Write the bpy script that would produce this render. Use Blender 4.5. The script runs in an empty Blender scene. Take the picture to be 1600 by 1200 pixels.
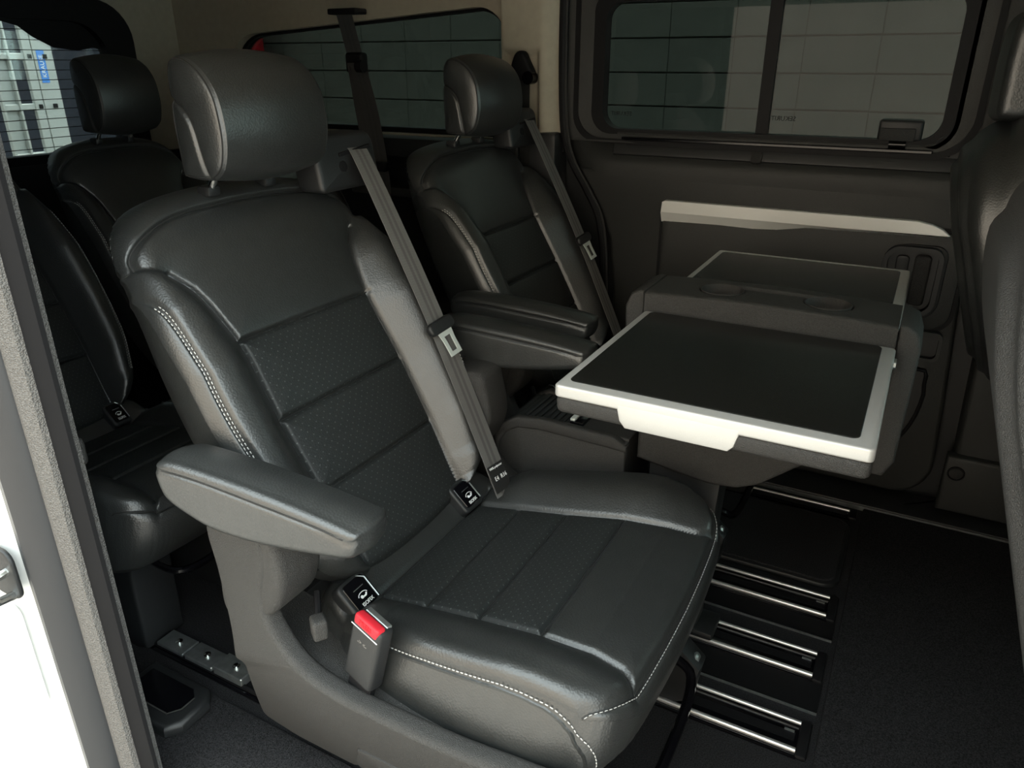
import bpy, bmesh, math, random
import numpy as np
from mathutils import Vector, Matrix

random.seed(7)
np.random.seed(7)
scene = bpy.context.scene
COL = scene.collection
PI = math.pi

# ------------------------------------------------------------------ camera
CAM_H = 1.15                      # lens height above the van floor (x = van forward, y = across, z = up)
cam_data = bpy.data.cameras.new('camera')
cam_data.sensor_width = 36.0
cam_data.lens = 36.0 * 1171.0 / 1600.0
cam_data.clip_start = 0.02
cam = bpy.data.objects.new('camera', cam_data)
COL.objects.link(cam)
cam.location = (0.0, 0.0, CAM_H)
cam.rotation_euler = (math.radians(90 - 23.246), 0.0, math.radians(28.327))
scene.camera = cam

# ------------------------------------------------------------------ sky, sun, exposure
world = bpy.data.worlds.new('sky')
scene.world = world
world.use_nodes = True
wn = world.node_tree.nodes
wn['Background'].inputs[0].default_value = (0.82, 0.93, 0.94, 1)
wn['Background'].inputs[1].default_value = 3.4
sun_data = bpy.data.lights.new('sun_offscreen', 'SUN')
sun_data.energy = 5.0
sun_data.color = (1.0, 0.92, 0.82)
sun_data.angle = math.radians(60)          # hazy sun behind thin cloud: no hard shadows
sun = bpy.data.objects.new('sun_offscreen', sun_data)
COL.objects.link(sun)
sun.rotation_euler = (math.radians(-38), math.radians(12), 0)   # from the far side, high: falls on the yard by the open door
vs = scene.view_settings
vs.view_transform = 'Standard'
vs.look = 'None'
vs.gamma = 1.0
vs.use_curve_mapping = False
vs.exposure = 0.95

# ------------------------------------------------------------------ materials
MATS = {}

def mat(name, col, rough=0.5, metal=0.0, bump=None, var=0.0, spec=0.5, var_scale=40.0, coat=0.0, sheen=0.0):
    """bump = (kind, scale, strength, distance)"""
    if name in MATS:
        return MATS[name]
    m = bpy.data.materials.new(name)
    m.use_nodes = True
    nt = m.node_tree
    b = nt.nodes['Principled BSDF']
    b.inputs['Base Color'].default_value = (*col, 1)
    b.inputs['Roughness'].default_value = rough
    b.inputs['Metallic'].default_value = metal
    b.inputs['Specular IOR Level'].default_value = spec
    if coat:
        b.inputs['Coat Weight'].default_value = coat
        b.inputs['Coat Roughness'].default_value = 0.1
    if sheen:
        b.inputs['Sheen Weight'].default_value = sheen
    tc = nt.nodes.new('ShaderNodeTexCoord')
    if var:
        n = nt.nodes.new('ShaderNodeTexNoise')
        n.inputs['Scale'].default_value = var_scale
        n.inputs['Detail'].default_value = 4
        nt.links.new(tc.outputs['Object'], n.inputs['Vector'])
        r = nt.nodes.new('ShaderNodeValToRGB')
        r.color_ramp.elements[0].position = 0.3
        r.color_ramp.elements[1].position = 0.7
        r.color_ramp.elements[0].color = (*[c * (1 - var) for c in col], 1)
        r.color_ramp.elements[1].color = (*[min(1, c * (1 + var)) for c in col], 1)
        nt.links.new(n.outputs['Fac'], r.inputs['Fac'])
        nt.links.new(r.outputs['Color'], b.inputs['Base Color'])
    if bump:
        kind, sc, st, di = bump
        if kind == 'voronoi':
            t = nt.nodes.new('ShaderNodeTexVoronoi')
            t.inputs['Scale'].default_value = sc
            out = t.outputs['Distance']
        else:
            t = nt.nodes.new('ShaderNodeTexNoise')
            t.inputs['Scale'].default_value = sc
            t.inputs['Detail'].default_value = 3
            out = t.outputs['Fac']
        nt.links.new(tc.outputs['Object'], t.inputs['Vector'])
        bn = nt.nodes.new('ShaderNodeBump')
        bn.inputs['Strength'].default_value = st
        bn.inputs['Distance'].default_value = di
        nt.links.new(out, bn.inputs['Height'])
        nt.links.new(bn.outputs['Normal'], b.inputs['Normal'])
    MATS[name] = m
    return m


LEATHER = mat('black_leather', (0.020, 0.0215, 0.0215), 0.37, bump=('voronoi', 330, 0.13, 0.002), var=0.12, spec=0.85)
PLASTIC = mat('grained_grey_plastic', (0.029, 0.0285, 0.0275), 0.48, bump=('noise', 850, 0.7, 0.003), var=0.40, var_scale=620)
PLASTIC_D = mat('dark_plastic', (0.012, 0.013, 0.014), 0.48, bump=('noise', 700, 0.20, 0.002))
TRIM = mat('door_trim_plastic', (0.022, 0.023, 0.022), 0.55, bump=('noise', 520, 0.25, 0.002), var=0.08, var_scale=300)
BLACK = mat('black_rubber', (0.005, 0.005, 0.006), 0.6, spec=0.25)
GLOSS = mat('gloss_black', (0.003, 0.003, 0.004), 0.16, spec=0.35)
CARPET = mat('carpet', (0.027, 0.027, 0.029), 0.95, bump=('noise', 700, 0.9, 0.004), var=0.7, var_scale=450, spec=0.1)
CREAM = mat('cream_headliner', (0.36, 0.325, 0.255), 0.75, bump=('noise', 600, 0.1, 0.001), var=0.05)
SILVER = mat('silver_paint', (0.46, 0.46, 0.45), 0.36, metal=0.35, var=0.03, var_scale=800)
BRUSHED = mat('brushed_aluminium', (0.62, 0.62, 0.61), 0.34, metal=0.75, bump=('noise', 300, 0.05, 0.001))
TONGUE = mat('polished_tongue', (0.62, 0.68, 0.66), 0.28, metal=0.35)
STRIP = mat('satin_strip', (0.90, 0.90, 0.87), 0.32, metal=0.1, bump=('noise', 300, 0.05, 0.001))
CHROME = mat('chrome', (0.80, 0.82, 0.80), 0.18, metal=1.0)
STEEL = mat('zinc_steel', (0.42, 0.45, 0.45), 0.40, metal=0.9, var=0.15, var_scale=60)
WHITE_BODY = mat('white_body_paint', (0.80, 0.80, 0.78), 0.25, coat=0.5)
SEAL = mat('grey_door_seal', (0.022, 0.023, 0.026), 0.40)
FLOCK = mat('textured_seal', (0.11, 0.105, 0.10), 0.75, bump=('voronoi', 420, 0.7, 0.004), var=0.3, var_scale=420)
RED = mat('red_release', (0.50, 0.018, 0.03), 0.45, spec=0.3)
FELT = mat('black_felt', (0.008, 0.008, 0.009), 0.9, spec=0.15)
SEAM = mat('seam_shade', (0.012, 0.012, 0.012), 0.7)  # near-black cord colour that puts groove shade into the seams
THREAD = mat('grey_thread', (0.45, 0.45, 0.44), 0.7)
PRINT_W = mat('white_print', (0.75, 0.77, 0.78), 0.6)
TABLETOP = mat('table_surface', (0.010, 0.010, 0.009), 0.26, bump=('noise', 900, 0.03, 0.001), spec=0.45)
TILE = mat('wall_block', (0.25, 0.245, 0.222), 0.85, bump=('noise', 60, 0.3, 0.01), var=0.12, var_scale=6)
MORTAR = mat('wall_joint', (0.12, 0.118, 0.106), 0.9)
ALU = mat('ladder_aluminium', (0.40, 0.42, 0.41), 0.45, metal=0.3)
PAVING = mat('paving', (0.35, 0.325, 0.295), 0.9, var=0.15, var_scale=3)
FACADE = mat('building_render', (0.62, 0.53, 0.44), 0.9, var=0.08, var_scale=2)
BLUE = mat('blue_sticker', (0.06, 0.22, 0.62), 0.5)
REDCAR = mat('red_paint', (0.60, 0.015, 0.03), 0.3, coat=0.3)


def perforated():
    m = bpy.data.materials.new('perforated_leather')
    m.use_nodes = True
    nt = m.node_tree
    b = nt.nodes['Principled BSDF']
    b.inputs['Roughness'].default_value = 0.50
    b.inputs['Specular IOR Level'].default_value = 0.4
    uv = nt.nodes.new('ShaderNodeUVMap')
    uv.uv_map = 'UVMap'
    mp = nt.nodes.new('ShaderNodeMapping')
    mp.inputs['Rotation'].default_value = (0, 0, PI / 4)
    mp.inputs['Scale'].default_value = (88, 88, 88)
    nt.links.new(uv.outputs['UV'], mp.inputs['Vector'])
    v = nt.nodes.new('ShaderNodeTexVoronoi')
    v.voronoi_dimensions = '2D'
    v.inputs['Randomness'].default_value = 0.0
    v.inputs['Scale'].default_value = 1.0
    nt.links.new(mp.outputs['Vector'], v.inputs['Vector'])
    r = nt.nodes.new('ShaderNodeValToRGB')
    r.color_ramp.elements[0].position = 0.06
    r.color_ramp.elements[0].color = (0.065, 0.072, 0.070, 1)
    r.color_ramp.elements[1].position = 0.13
    r.color_ramp.elements[1].color = (0.016, 0.018, 0.018, 1)
    nt.links.new(v.outputs['Distance'], r.inputs['Fac'])
    nt.links.new(r.outputs['Color'], b.inputs['Base Color'])
    tc = nt.nodes.new('ShaderNodeTexCoord')
    n = nt.nodes.new('ShaderNodeTexVoronoi')
    n.inputs['Scale'].default_value = 360
    nt.links.new(tc.outputs['Object'], n.inputs['Vector'])
    bp = nt.nodes.new('ShaderNodeBump')
    bp.inputs['Strength'].default_value = 0.15
    bp.inputs['Distance'].default_value = 0.002
    nt.links.new(n.outputs['Distance'], bp.inputs['Height'])
    nt.links.new(bp.outputs['Normal'], b.inputs['Normal'])
    return m


def webbing(name, c0, c1):
    """seat belt: lengthwise ribs from the v coordinate (0..1 across the strap)"""
    m = bpy.data.materials.new(name)
    m.use_nodes = True
    nt = m.node_tree
    b = nt.nodes['Principled BSDF']
    b.inputs['Roughness'].default_value = 0.7
    uv = nt.nodes.new('ShaderNodeUVMap')
    uv.uv_map = 'UVMap'
    sp = nt.nodes.new('ShaderNodeSeparateXYZ')
    nt.links.new(uv.outputs['UV'], sp.inputs['Vector'])
    r = nt.nodes.new('ShaderNodeValToRGB')
    r.color_ramp.interpolation = 'LINEAR'
    els = r.color_ramp.elements
    els[0].position = 0.0
    els[0].color = (*c1, 1)
    els[1].position = 1.0
    els[1].color = (*c1, 1)
    for p, c in ((0.30, c1), (0.33, c0), (0.44, c0), (0.47, c1), (0.56, c1), (0.59, c0), (0.70, c0), (0.73, c1)):
        e = els.new(p)
        e.color = (*c, 1)
    nt.links.new(sp.outputs['Y'], r.inputs['Fac'])
    nt.links.new(r.outputs['Color'], b.inputs['Base Color'])
    w = nt.nodes.new('ShaderNodeTexWave')
    w.inputs['Scale'].default_value = 60
    nt.links.new(uv.outputs['UV'], w.inputs['Vector'])
    bp = nt.nodes.new('ShaderNodeBump')
    bp.inputs['Strength'].default_value = 0.15
    bp.inputs['Distance'].default_value = 0.001
    nt.links.new(w.outputs['Fac'], bp.inputs['Height'])
    nt.links.new(bp.outputs['Normal'], b.inputs['Normal'])
    return m


def glass(name, tint, refl_rough=0.02, ior=1.5):
    m = bpy.data.materials.new(name)
    m.use_nodes = True
    nt = m.node_tree
    nt.nodes.remove(nt.nodes['Principled BSDF'])
    out = nt.nodes['Material Output']
    t = nt.nodes.new('ShaderNodeBsdfTransparent')
    t.inputs['Color'].default_value = (*tint, 1)
    g = nt.nodes.new('ShaderNodeBsdfGlossy')
    g.inputs['Roughness'].default_value = refl_rough
    g.inputs['Color'].default_value = (1, 1, 1, 1)
    fr = nt.nodes.new('ShaderNodeFresnel')
    fr.inputs['IOR'].default_value = ior
    mx = nt.nodes.new('ShaderNodeMixShader')
    nt.links.new(fr.outputs['Fac'], mx.inputs['Fac'])
    nt.links.new(t.outputs['BSDF'], mx.inputs[1])
    nt.links.new(g.outputs['BSDF'], mx.inputs[2])
    nt.links.new(mx.outputs['Shader'], out.inputs['Surface'])
    return m


PERF = perforated()
BELT = webbing('grey_webbing', (0.075, 0.073, 0.071), (0.115, 0.113, 0.110))
BELT_D = webbing('dark_webbing', (0.006, 0.006, 0.006), (0.011, 0.011, 0.011))
GLASS = glass('tinted_glass', (0.15, 0.17, 0.16), ior=1.24)
GLASS_R = glass('rear_glass', (0.55, 0.59, 0.58))

# ------------------------------------------------------------------ object helpers


def tag(o, label=None, cat=None, group=None, kind=None):
    if label:
        o['label'] = label
    if cat:
        o['category'] = cat
    if group:
        o['group'] = group
    if kind:
        o['kind'] = kind
    return o


def empty(name, loc, label=None, cat=None, group=None):
    o = bpy.data.objects.new(name, None)
    o.empty_display_size = 0.05
    o.location = loc
    COL.objects.link(o)
    return tag(o, label, cat, group)


def make(name, verts, faces, material, parent=None, smooth=True, angle=None, uvs=None):
    me = bpy.data.meshes.new(name)
    me.from_pydata([tuple(map(float, v)) for v in verts], [], faces)
    if uvs is not None:
        layer = me.uv_layers.new(name='UVMap')
        idx = np.zeros(len(me.loops), dtype=np.int32)
        me.loops.foreach_get('vertex_index', idx)
        layer.data.foreach_set('uv', np.asarray(uvs, dtype=np.float32)[idx].ravel())
    if smooth:
        me.polygons.foreach_set('use_smooth', [True] * len(me.polygons))
        if angle:
            me.set_sharp_from_angle(angle=math.radians(angle))
    me.materials.append(material)
    me.validate()
    me.update()
    o = bpy.data.objects.new(name, me)
    COL.objects.link(o)
    if parent is not None:
        o.parent = parent
    return o


def copy_tree(o, parent=None, skip=()):
    c = o.copy()
    COL.objects.link(c)
    c.parent = parent
    for ch in list(o.children):
        if ch.name.split('.')[0] not in skip:
            copy_tree(ch, c, skip)
    return c


class MB:
    """collects shapes of ONE part"""

    def __init__(self):
        self.v = []
        self.f = []
        self.uv = []

    def add(self, v, f, uv=None):
        o = len(self.v)
        self.v += [tuple(map(float, p)) for p in v]
        self.f += [tuple(i + o for i in q) for q in f]
        self.uv += list(uv) if uv is not None else [(0.0, 0.0)] * len(v)
        return self

    def bm(self, bm, fn=None):
        bm.verts.index_update()
        v = [tuple(x.co) for x in bm.verts]
        if fn:
            v = [fn(*p) for p in v]
        f = [tuple(x.index for x in q.verts) for q in bm.faces]
        bm.free()
        return self.add(v, f)

    def box(self, lo, hi, r=0.0, seg=2, fn=None):
        bm = bmesh.new()
        bmesh.ops.create_cube(bm, size=1.0)
        s = [h - l for l, h in zip(lo, hi)]
        c = [(h + l) / 2 for l, h in zip(lo, hi)]
        for x in bm.verts:
            x.co = Vector((x.co.x * s[0] + c[0], x.co.y * s[1] + c[1], x.co.z * s[2] + c[2]))
        if r > 0:
            bmesh.ops.bevel(bm, geom=list(bm.edges), offset=min(r, min(s) * 0.49), segments=seg, profile=0.5, affect='EDGES')
        return self.bm(bm, fn)

    def prism(self, pts, depth, r=0.0, seg=2, fn=None, both=True):
        """2D outline (a, b) pushed along c from 0 to depth; r rounds the rim; fn maps (a, b, c) to xyz"""
        bm = bmesh.new()
        vs_ = [bm.verts.new((a, b, 0)) for a, b in pts]
        f = bm.faces.new(vs_)
        res = bmesh.ops.extrude_face_region(bm, geom=[f])
        top = [x for x in res['geom'] if isinstance(x, bmesh.types.BMVert)]
        for x in top:
            x.co.z = depth
        bm.normal_update()
        if r > 0:
            es = []
            for e in bm.edges:
                z0, z1 = e.verts[0].co.z, e.verts[1].co.z
                if z0 == z1 and (both or z0 == 0):
                    es.append(e)
            bmesh.ops.bevel(bm, geom=es, offset=r, segments=seg, profile=0.5, affect='EDGES', clamp_overlap=True)
        bmesh.ops.triangulate(bm, faces=[q for q in bm.faces if len(q.verts) > 4])
        bmesh.ops.recalc_face_normals(bm, faces=list(bm.faces))
        return self.bm(bm, fn)

    def tube(self, path, r, n=8, caps=True, closed=False):
        P = [Vector(p) for p in path]
        m = len(P)
        rr = r if isinstance(r, (list, tuple)) else [r] * m
        v, f = [], []
        up = None
        for i, p in enumerate(P):
            if closed:
                t = (P[(i + 1) % m] - P[i - 1])
            else:
                t = P[min(i + 1, m - 1)] - P[max(i - 1, 0)]
            t.normalize()
            if up is None:
                a = Vector((0, 0, 1)) if abs(t.z) < 0.9 else Vector((1, 0, 0))
                up = (a - t * a.dot(t)).normalized()
            else:
                up = (up - t * up.dot(t)).normalized()
            s = t.cross(up)
            for k in range(n):
                an = 2 * PI * k / n
                v.append(p + (up * math.cos(an) + s * math.sin(an)) * rr[i])
        rng = m if closed else m - 1
        for i in range(rng):
            j = (i + 1) % m
            for k in range(n):
                f.append((i * n + k, i * n + (k + 1) % n, j * n + (k + 1) % n, j * n + k))
        if caps and not closed:
            f.append(tuple(range(n))[::-1])
            f.append(tuple((m - 1) * n + k for k in range(n)))
        return self.add(v, f)

    def cyl(self, p0, p1, r0, r1=None, n=24):
        return self.tube([p0, p1], [r0, r1 if r1 is not None else r0], n)

    def lathe(self, prof, origin, axis=(0, 0, 1), n=24):
        a = Vector(axis).normalized()
        e = Vector((1, 0, 0)) if abs(a.x) < 0.9 else Vector((0, 1, 0))
        u = (e - a * e.dot(a)).normalized()
        w = a.cross(u)
        o = Vector(origin)
        v, f = [], []
        for r, h in prof:
            for k in range(n):
                t = 2 * PI * k / n
                v.append(o + a * h + (u * math.cos(t) + w * math.sin(t)) * r)
        for i in range(len(prof) - 1):
            for k in range(n):
                f.append((i * n + k, i * n + (k + 1) % n, (i + 1) * n + (k + 1) % n, (i + 1) * n + k))
        f.append(tuple(range(n))[::-1])
        f.append(tuple((len(prof) - 1) * n + k for k in range(n)))
        return self.add(v, f)

    def ribbon(self, path, side, width, thick=0.0014, sub=6):
        """strap with real thickness; side = direction of its width (one, or one per point)"""
        P = np.array(path, float)
        S = np.array(side, float)
        if S.ndim == 1:
            S = np.tile(S, (len(P), 1))
        t = np.linspace(0, len(P) - 1, (len(P) - 1) * sub + 1)
        Q = spline(P, t)
        SS = spline(S, t)
        SS /= np.linalg.norm(SS, axis=1)[:, None]
        T = np.gradient(Q, axis=0)
        Nn = np.cross(T, SS)
        Nn /= np.linalg.norm(Nn, axis=1)[:, None]
        L = np.concatenate([[0], np.cumsum(np.linalg.norm(np.diff(Q, axis=0), axis=1))])
        v, uv, f = [], [], []
        for i in range(len(Q)):
            for a, b, vv in ((-1, 1, 0), (1, 1, 1), (1, -1, 1), (-1, -1, 0)):
                v.append(Q[i] + SS[i] * a * width / 2 + Nn[i] * b * thick / 2)
                uv.append((L[i], vv))
        for i in range(len(Q) - 1):
            for k in range(4):
                f.append((i * 4 + k, i * 4 + (k + 1) % 4, i * 4 + 4 + (k + 1) % 4, i * 4 + 4 + k))
        f.append((0, 1, 2, 3))
        e = (len(Q) - 1) * 4
        f.append((e + 3, e + 2, e + 1, e))
        return self.add(v, f, uv)

    def ring(self, outer, inner, y0, y1, plane):
        """frame between two loops of equal count; plane maps (a, b, depth) to xyz"""
        n = len(outer)
        v = []
        for loop, d in ((outer, y0), (inner, y0), (inner, y1), (outer, y1)):
            v += [plane(a, b, d) for a, b in loop]
        f = []
        for q in range(4):
            for k in range(n):
                f.append((q * n + k, q * n + (k + 1) % n, ((q + 1) % 4) * n + (k + 1) % n, ((q + 1) % 4) * n + k))
        return self.add(v, f)

    def build(self, name, material, parent=None, smooth=True, angle=35):
        return make(name, self.v, self.f, material, parent, smooth, angle, self.uv)


def spline(P, t):
    """Catmull-Rom through rows of P at parameters t"""
    P = np.asarray(P, float)
    n = len(P)
    i = np.clip(np.floor(t).astype(int), 0, n - 2)
    u = (t - i)[:, None]
    p0 = P[np.maximum(i - 1, 0)]
    p1 = P[i]
    p2 = P[i + 1]
    p3 = P[np.minimum(i + 2, n - 1)]
    return 0.5 * (2 * p1 + (p2 - p0) * u + (2 * p0 - 5 * p1 + 4 * p2 - p3) * u ** 2 + (3 * p1 - p0 - 3 * p2 + p3) * u ** 3)


def smooth_path(P, n):
    P = np.asarray(P, float)
    d = spline(P, np.linspace(0, len(P) - 1, (len(P) - 1) * 24 + 1))
    L = np.concatenate([[0], np.cumsum(np.linalg.norm(np.diff(d, axis=0), axis=1))])
    s = np.linspace(0, L[-1], n)
    return np.stack([np.interp(s, L, d[:, k]) for k in range(d.shape[1])], 1)


def smooth_closed(P, n):
    P = np.asarray(P, float)
    m = len(P)
    E_ = np.concatenate([P[-2:], P, P[:3]])
    d = spline(E_, np.linspace(2, m + 2, m * 24 + 1))
    L = np.concatenate([[0], np.cumsum(np.linalg.norm(np.diff(d, axis=0), axis=1))])
    s = np.linspace(0, L[-1], n + 1)[:-1]
    return np.stack([np.interp(s, L, d[:, k]) for k in range(2)], 1)


def mirror_half(H):
    """half outline given from bottom to top at y >= 0, as (y, w): the full closed loop"""
    H = list(H)
    L = [(-a, b) for a, b in H[::-1] if a > 1e-6]
    return H + L


def dist(P, lines):
    """distance of points (M,2) to a set of polylines"""
    best = np.full(len(P), 1e9)
    for ln in lines:
        ln = np.asarray(ln, float)
        for a, b in zip(ln[:-1], ln[1:]):
            ab = b - a
            l2 = ab.dot(ab)
            if l2 < 1e-14:
                continue
            t = np.clip(((P - a) @ ab) / l2, 0, 1)
            d = np.hypot(P[:, 0] - a[0] - t * ab[0], P[:, 1] - a[1] - t * ab[1])
            best = np.minimum(best, d)
    return best


def rim(d, r):
    q = np.clip(r - d, 0, r)
    return r - np.sqrt(np.maximum(r * r - q * q, 0))


def rrect(x0, x1, z0, z1, r, k=8):
    rs = r if isinstance(r, (list, tuple)) else [r] * 4       # BL, BR, TR, TL
    out = []
    for (cx, cz, a0, rr) in ((x0 + rs[0], z0 + rs[0], PI, rs[0]), (x1 - rs[1], z0 + rs[1], 1.5 * PI, rs[1]),
                             (x1 - rs[2], z1 - rs[2], 0, rs[2]), (x0 + rs[3], z1 - rs[3], 0.5 * PI, rs[3])):
        for i in range(k + 1):
            a = a0 + 0.5 * PI * i / k
            out.append((cx + rr * math.cos(a), cz + rr * math.sin(a)))
    return out


def pillow(outline, centre, front, back, frame, region, nrad=60, nside=10, nback=6, bulge=0.0, low=None, power=1.4):
    """padded body: polar grid over an outline, front height field, wall and back; faces sorted into parts by region()"""
    O = np.asarray(outline, float)
    n = len(O)
    c = np.asarray(centre, float)
    nxt, prv = np.roll(O, -1, 0), np.roll(O, 1, 0)
    tg = nxt - prv
    nr = np.stack([tg[:, 1], -tg[:, 0]], 1)
    nr /= np.linalg.norm(nr, axis=1)[:, None]
    if ((O - c) * nr).sum() < 0:
        nr = -nr
    rings, kinds = [], []
    for k in range(1, nrad + 1):
        s = 1 - (1 - k / nrad) ** power
        P = c + (O - c) * s
        rings.append((P, front(P)))
        kinds.append('front')
    Ob = O if low is None else low(O)
    fe, be = rings[-1][1], back(Ob)
    for k in range(1, nside + 1):
        t = k / nside
        P = O * (1 - t) + Ob * t + nr * bulge * math.sin(PI * t)
        rings.append((P, fe * (1 - t) + be * t))
        kinds.append('side')
    for k in range(1, nback + 1):
        s = 1 - k / (nback + 0.6)
        P = c + (Ob - c) * s
        rings.append((P, back(P)))
        kinds.append('back')
    P2 = np.concatenate([np.array([c]), *[r[0] for r in rings], np.array([c])])
    NN = np.concatenate([front(np.array([c])), *[r[1] for r in rings], back(np.array([c]))])
    X = frame(P2[:, 0], P2[:, 1], NN)
    last = len(X) - 1
    faces, tags = [], []
    ar = np.arange(n)
    br = (ar + 1) % n
    for i in range(n):
        faces.append((0, 1 + ar[i], 1 + br[i]))
    cen = (P2[1:1 + n] + P2[1 + br] + c) / 3
    tags += [region('front', a, b, 0.0) for a, b in cen]
    for k in range(1, len(rings)):
        o0, o1 = 1 + (k - 1) * n, 1 + k * n
        cen = (P2[o0:o0 + n] + P2[o1:o1 + n] + P2[o0 + br] + P2[o1 + br]) / 4
        kd = kinds[k]
        tt = (k - nrad + 0.5) / nside
        for i in range(n):
            faces.append((o0 + ar[i], o1 + ar[i], o1 + br[i], o0 + br[i]))
            tags.append(region(kd, cen[i, 0], cen[i, 1], tt))
    o0 = 1 + (len(rings) - 1) * n
    for i in range(n):
        faces.append((last, o0 + br[i], o0 + ar[i]))
        tags.append(region('back', P2[o0 + i, 0], P2[o0 + i, 1], 1.0))
    # outward winding and one set of normals for the whole body, so parts shade as one skin
    T3 = np.array([q[:3] for q in faces] + [(q[0], q[2], q[3]) for q in faces if len(q) == 4])
    A, B, Cc = X[T3[:, 0]], X[T3[:, 1]], X[T3[:, 2]]
    if np.einsum('ij,ij->', A - X.mean(0), np.cross(B - X.mean(0), Cc - X.mean(0))) < 0:
        faces = [q[::-1] for q in faces]
        T3 = T3[:, ::-1]
        A, Cc = Cc, A
    fn_ = np.cross(B - A, Cc - A)
    VN = np.zeros_like(X)
    for k in range(3):
        np.add.at(VN, T3[:, k], fn_)
    VN /= np.maximum(np.linalg.norm(VN, axis=1), 1e-12)[:, None]
    out = {}
    for f, t in zip(faces, tags):
        out.setdefault(t, []).append(f)
    res = {}
    for t, fs in out.items():
        used = sorted({i for f in fs for i in f})
        mp = {u: i for i, u in enumerate(used)}
        res[t] = (X[used], [tuple(mp[i] for i in f) for f in fs], P2[used], VN[used])
    return res


def flip_if(me_obj, ref):
    """make the faces of a shell point away from ref (its own space)"""
    me = me_obj.data
    s = 0.0
    for p in me.polygons:
        s += p.normal.dot(p.center - Vector(ref)) * p.area
    if s < 0:
        me.flip_normals()
    return me_obj


def stitches(points, normals, length=0.0042, gap=0.0028, r=0.0009):
    """thread: short rods along a path"""
    mb = MB()
    P = np.asarray(points, float)
    L = np.concatenate([[0], np.cumsum(np.linalg.norm(np.diff(P, axis=0), axis=1))])
    s = 0.0
    while s + length < L[-1]:
        a = np.array([np.interp(s, L, P[:, k]) for k in range(3)])
        b = np.array([np.interp(s + length, L, P[:, k]) for k in range(3)])
        nn = np.array([np.interp(s, L, np.asarray(normals, float)[:, k]) for k in range(3)])
        m = (a + b) / 2 + nn * r * 0.7
        mb.tube([a, m, b], [r * 0.7, r, r * 0.7], 5)
        s += length + gap
    return mb


def text_mesh(name, body, size, material, parent, matrix, extrude=0.0004):
    cu = bpy.data.curves.new(name, 'FONT')
    cu.body = body
    cu.size = size
    cu.extrude = extrude
    cu.align_x = 'CENTER'
    cu.align_y = 'CENTER'
    cu.resolution_u = 2
    ob = bpy.data.objects.new(name + '_curve', cu)
    COL.objects.link(ob)
    dg = bpy.context.evaluated_depsgraph_get()
    me = bpy.data.meshes.new_from_object(ob.evaluated_get(dg))
    bpy.data.objects.remove(ob)
    bpy.data.curves.remove(cu)
    me.transform(matrix)
    me.materials.clear()
    me.materials.append(material)
    o = bpy.data.objects.new(name, me)
    COL.objects.link(o)
    o.parent = parent
    return o


def basis(origin, ex, ey):
    ex = Vector(ex).normalized()
    ez = ex.cross(Vector(ey)).normalized()
    ey = ez.cross(ex)
    m = Matrix((ex, ey, ez)).transposed().to_4x4()
    m.translation = Vector(origin)
    return m

# ================================================================== THE SETTING
CY = 1.344            # centre line of the cabin
YW = 2.15             # inner face of the far side

# ---- floor, rails
fl = MB()
fl.box((-2.62, 0.52, -0.06), (1.30, 2.22, 0.0))
floor = tag(fl.build('floor', CARPET, angle=30), kind='structure')


def xstrip(name, material, x0, x1, y0, y1, z0, z1, parent, r=0.0):
    return MB().box((x0, y0, z0), (x1, y1, z1), r, 2).build(name, material, parent)


def rail(yc, x0, x1, hw=0.034, cap=True, lip=None):
    base = xstrip('floor_rail', GLOSS, x0, x1, yc - hw - 0.012, yc + hw + 0.012, 0.0, 0.006, floor, 0.002)
    for s in ((-1, 1) if hw > 0.015 else (1,)):
        mb = MB().tube([(x0, yc + s * hw, 0.010), (x1 - 0.004, yc + s * hw, 0.010)], 0.0042 if s > 0 else 0.0052, 10)
        mb.build('rail_lip', lip or BRUSHED, base, angle=40)
    MB().box((x0, yc - 0.010, 0.004), (x1 - 0.01, yc + 0.010, 0.0075)).build('rail_groove', BLACK, base)
    if cap:
        MB().box((x1 - 0.004, yc - hw - 0.012, 0.0), (x1 + 0.016, yc + hw + 0.012, 0.012), 0.005, 2).build('rail_end', BLACK, base)
        MB().box((x1 - 0.030, yc + 0.008, 0.006), (x1 - 0.012, yc + 0.012, 0.010)).build('rail_pin', STEEL, base)
    return base


for yc in (1.139, 1.344, 1.547):
    rail(yc, -2.3, -0.012)
rail(1.985, -2.3, -0.012, 0.012)
rail(0.760, -2.3, -0.60, 0.018, cap=False, lip=BLACK)
for y in (1.216, 1.439):
    xstrip('carpet_edge_strip', STEEL, -0.9, 0.006, y - 0.0012, y + 0.0012, 0.0, 0.005, floor)
xstrip('floor_plate', BLACK, -2.3, 0.006, 1.222, 1.300, 0.0, 0.0035, floor)
xstrip('floor_plate', BLACK, -2.3, 0.006, 1.445, 1.500, 0.0, 0.0035, floor)
matp = rrect(-0.62, -0.004, 1.618, 1.936, 0.045)
MB().prism(matp, 0.016, 0.006, 2, lambda a, b, c: (a, b, c + 0.0)).build('inset_mat_border', PLASTIC_D, floor)
MB().prism(rrect(-0.61, -0.014, 1.628, 1.926, 0.038), 0.020, 0.002, 1, lambda a, b, c: (a, b, c)).build('inset_mat', CARPET, floor)
MB().box((0.016, 0.60, 0.0), (1.28, 2.03, 0.010), 0.004, 2).build('front_carpet', CARPET, floor)
MB().box((-2.3, 0.53, 0.0), (-0.2, 0.70, 0.012), 0.005, 2).build('entrance_carpet', CARPET, floor)
xstrip('sill_plate', PLASTIC_D, -2.3, 1.25, 2.035, 2.17, 0.0, 0.018, floor, 0.004)
xstrip('sill_edge', STEEL, -0.55, 0.9, 2.031, 2.034, 0.0, 0.013, floor)
MB().tube([(0.115, 2.085, 0.020), (0.185, 2.135, 0.024)], 0.003, 6).build('sill_pin', CHROME, floor)

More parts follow.
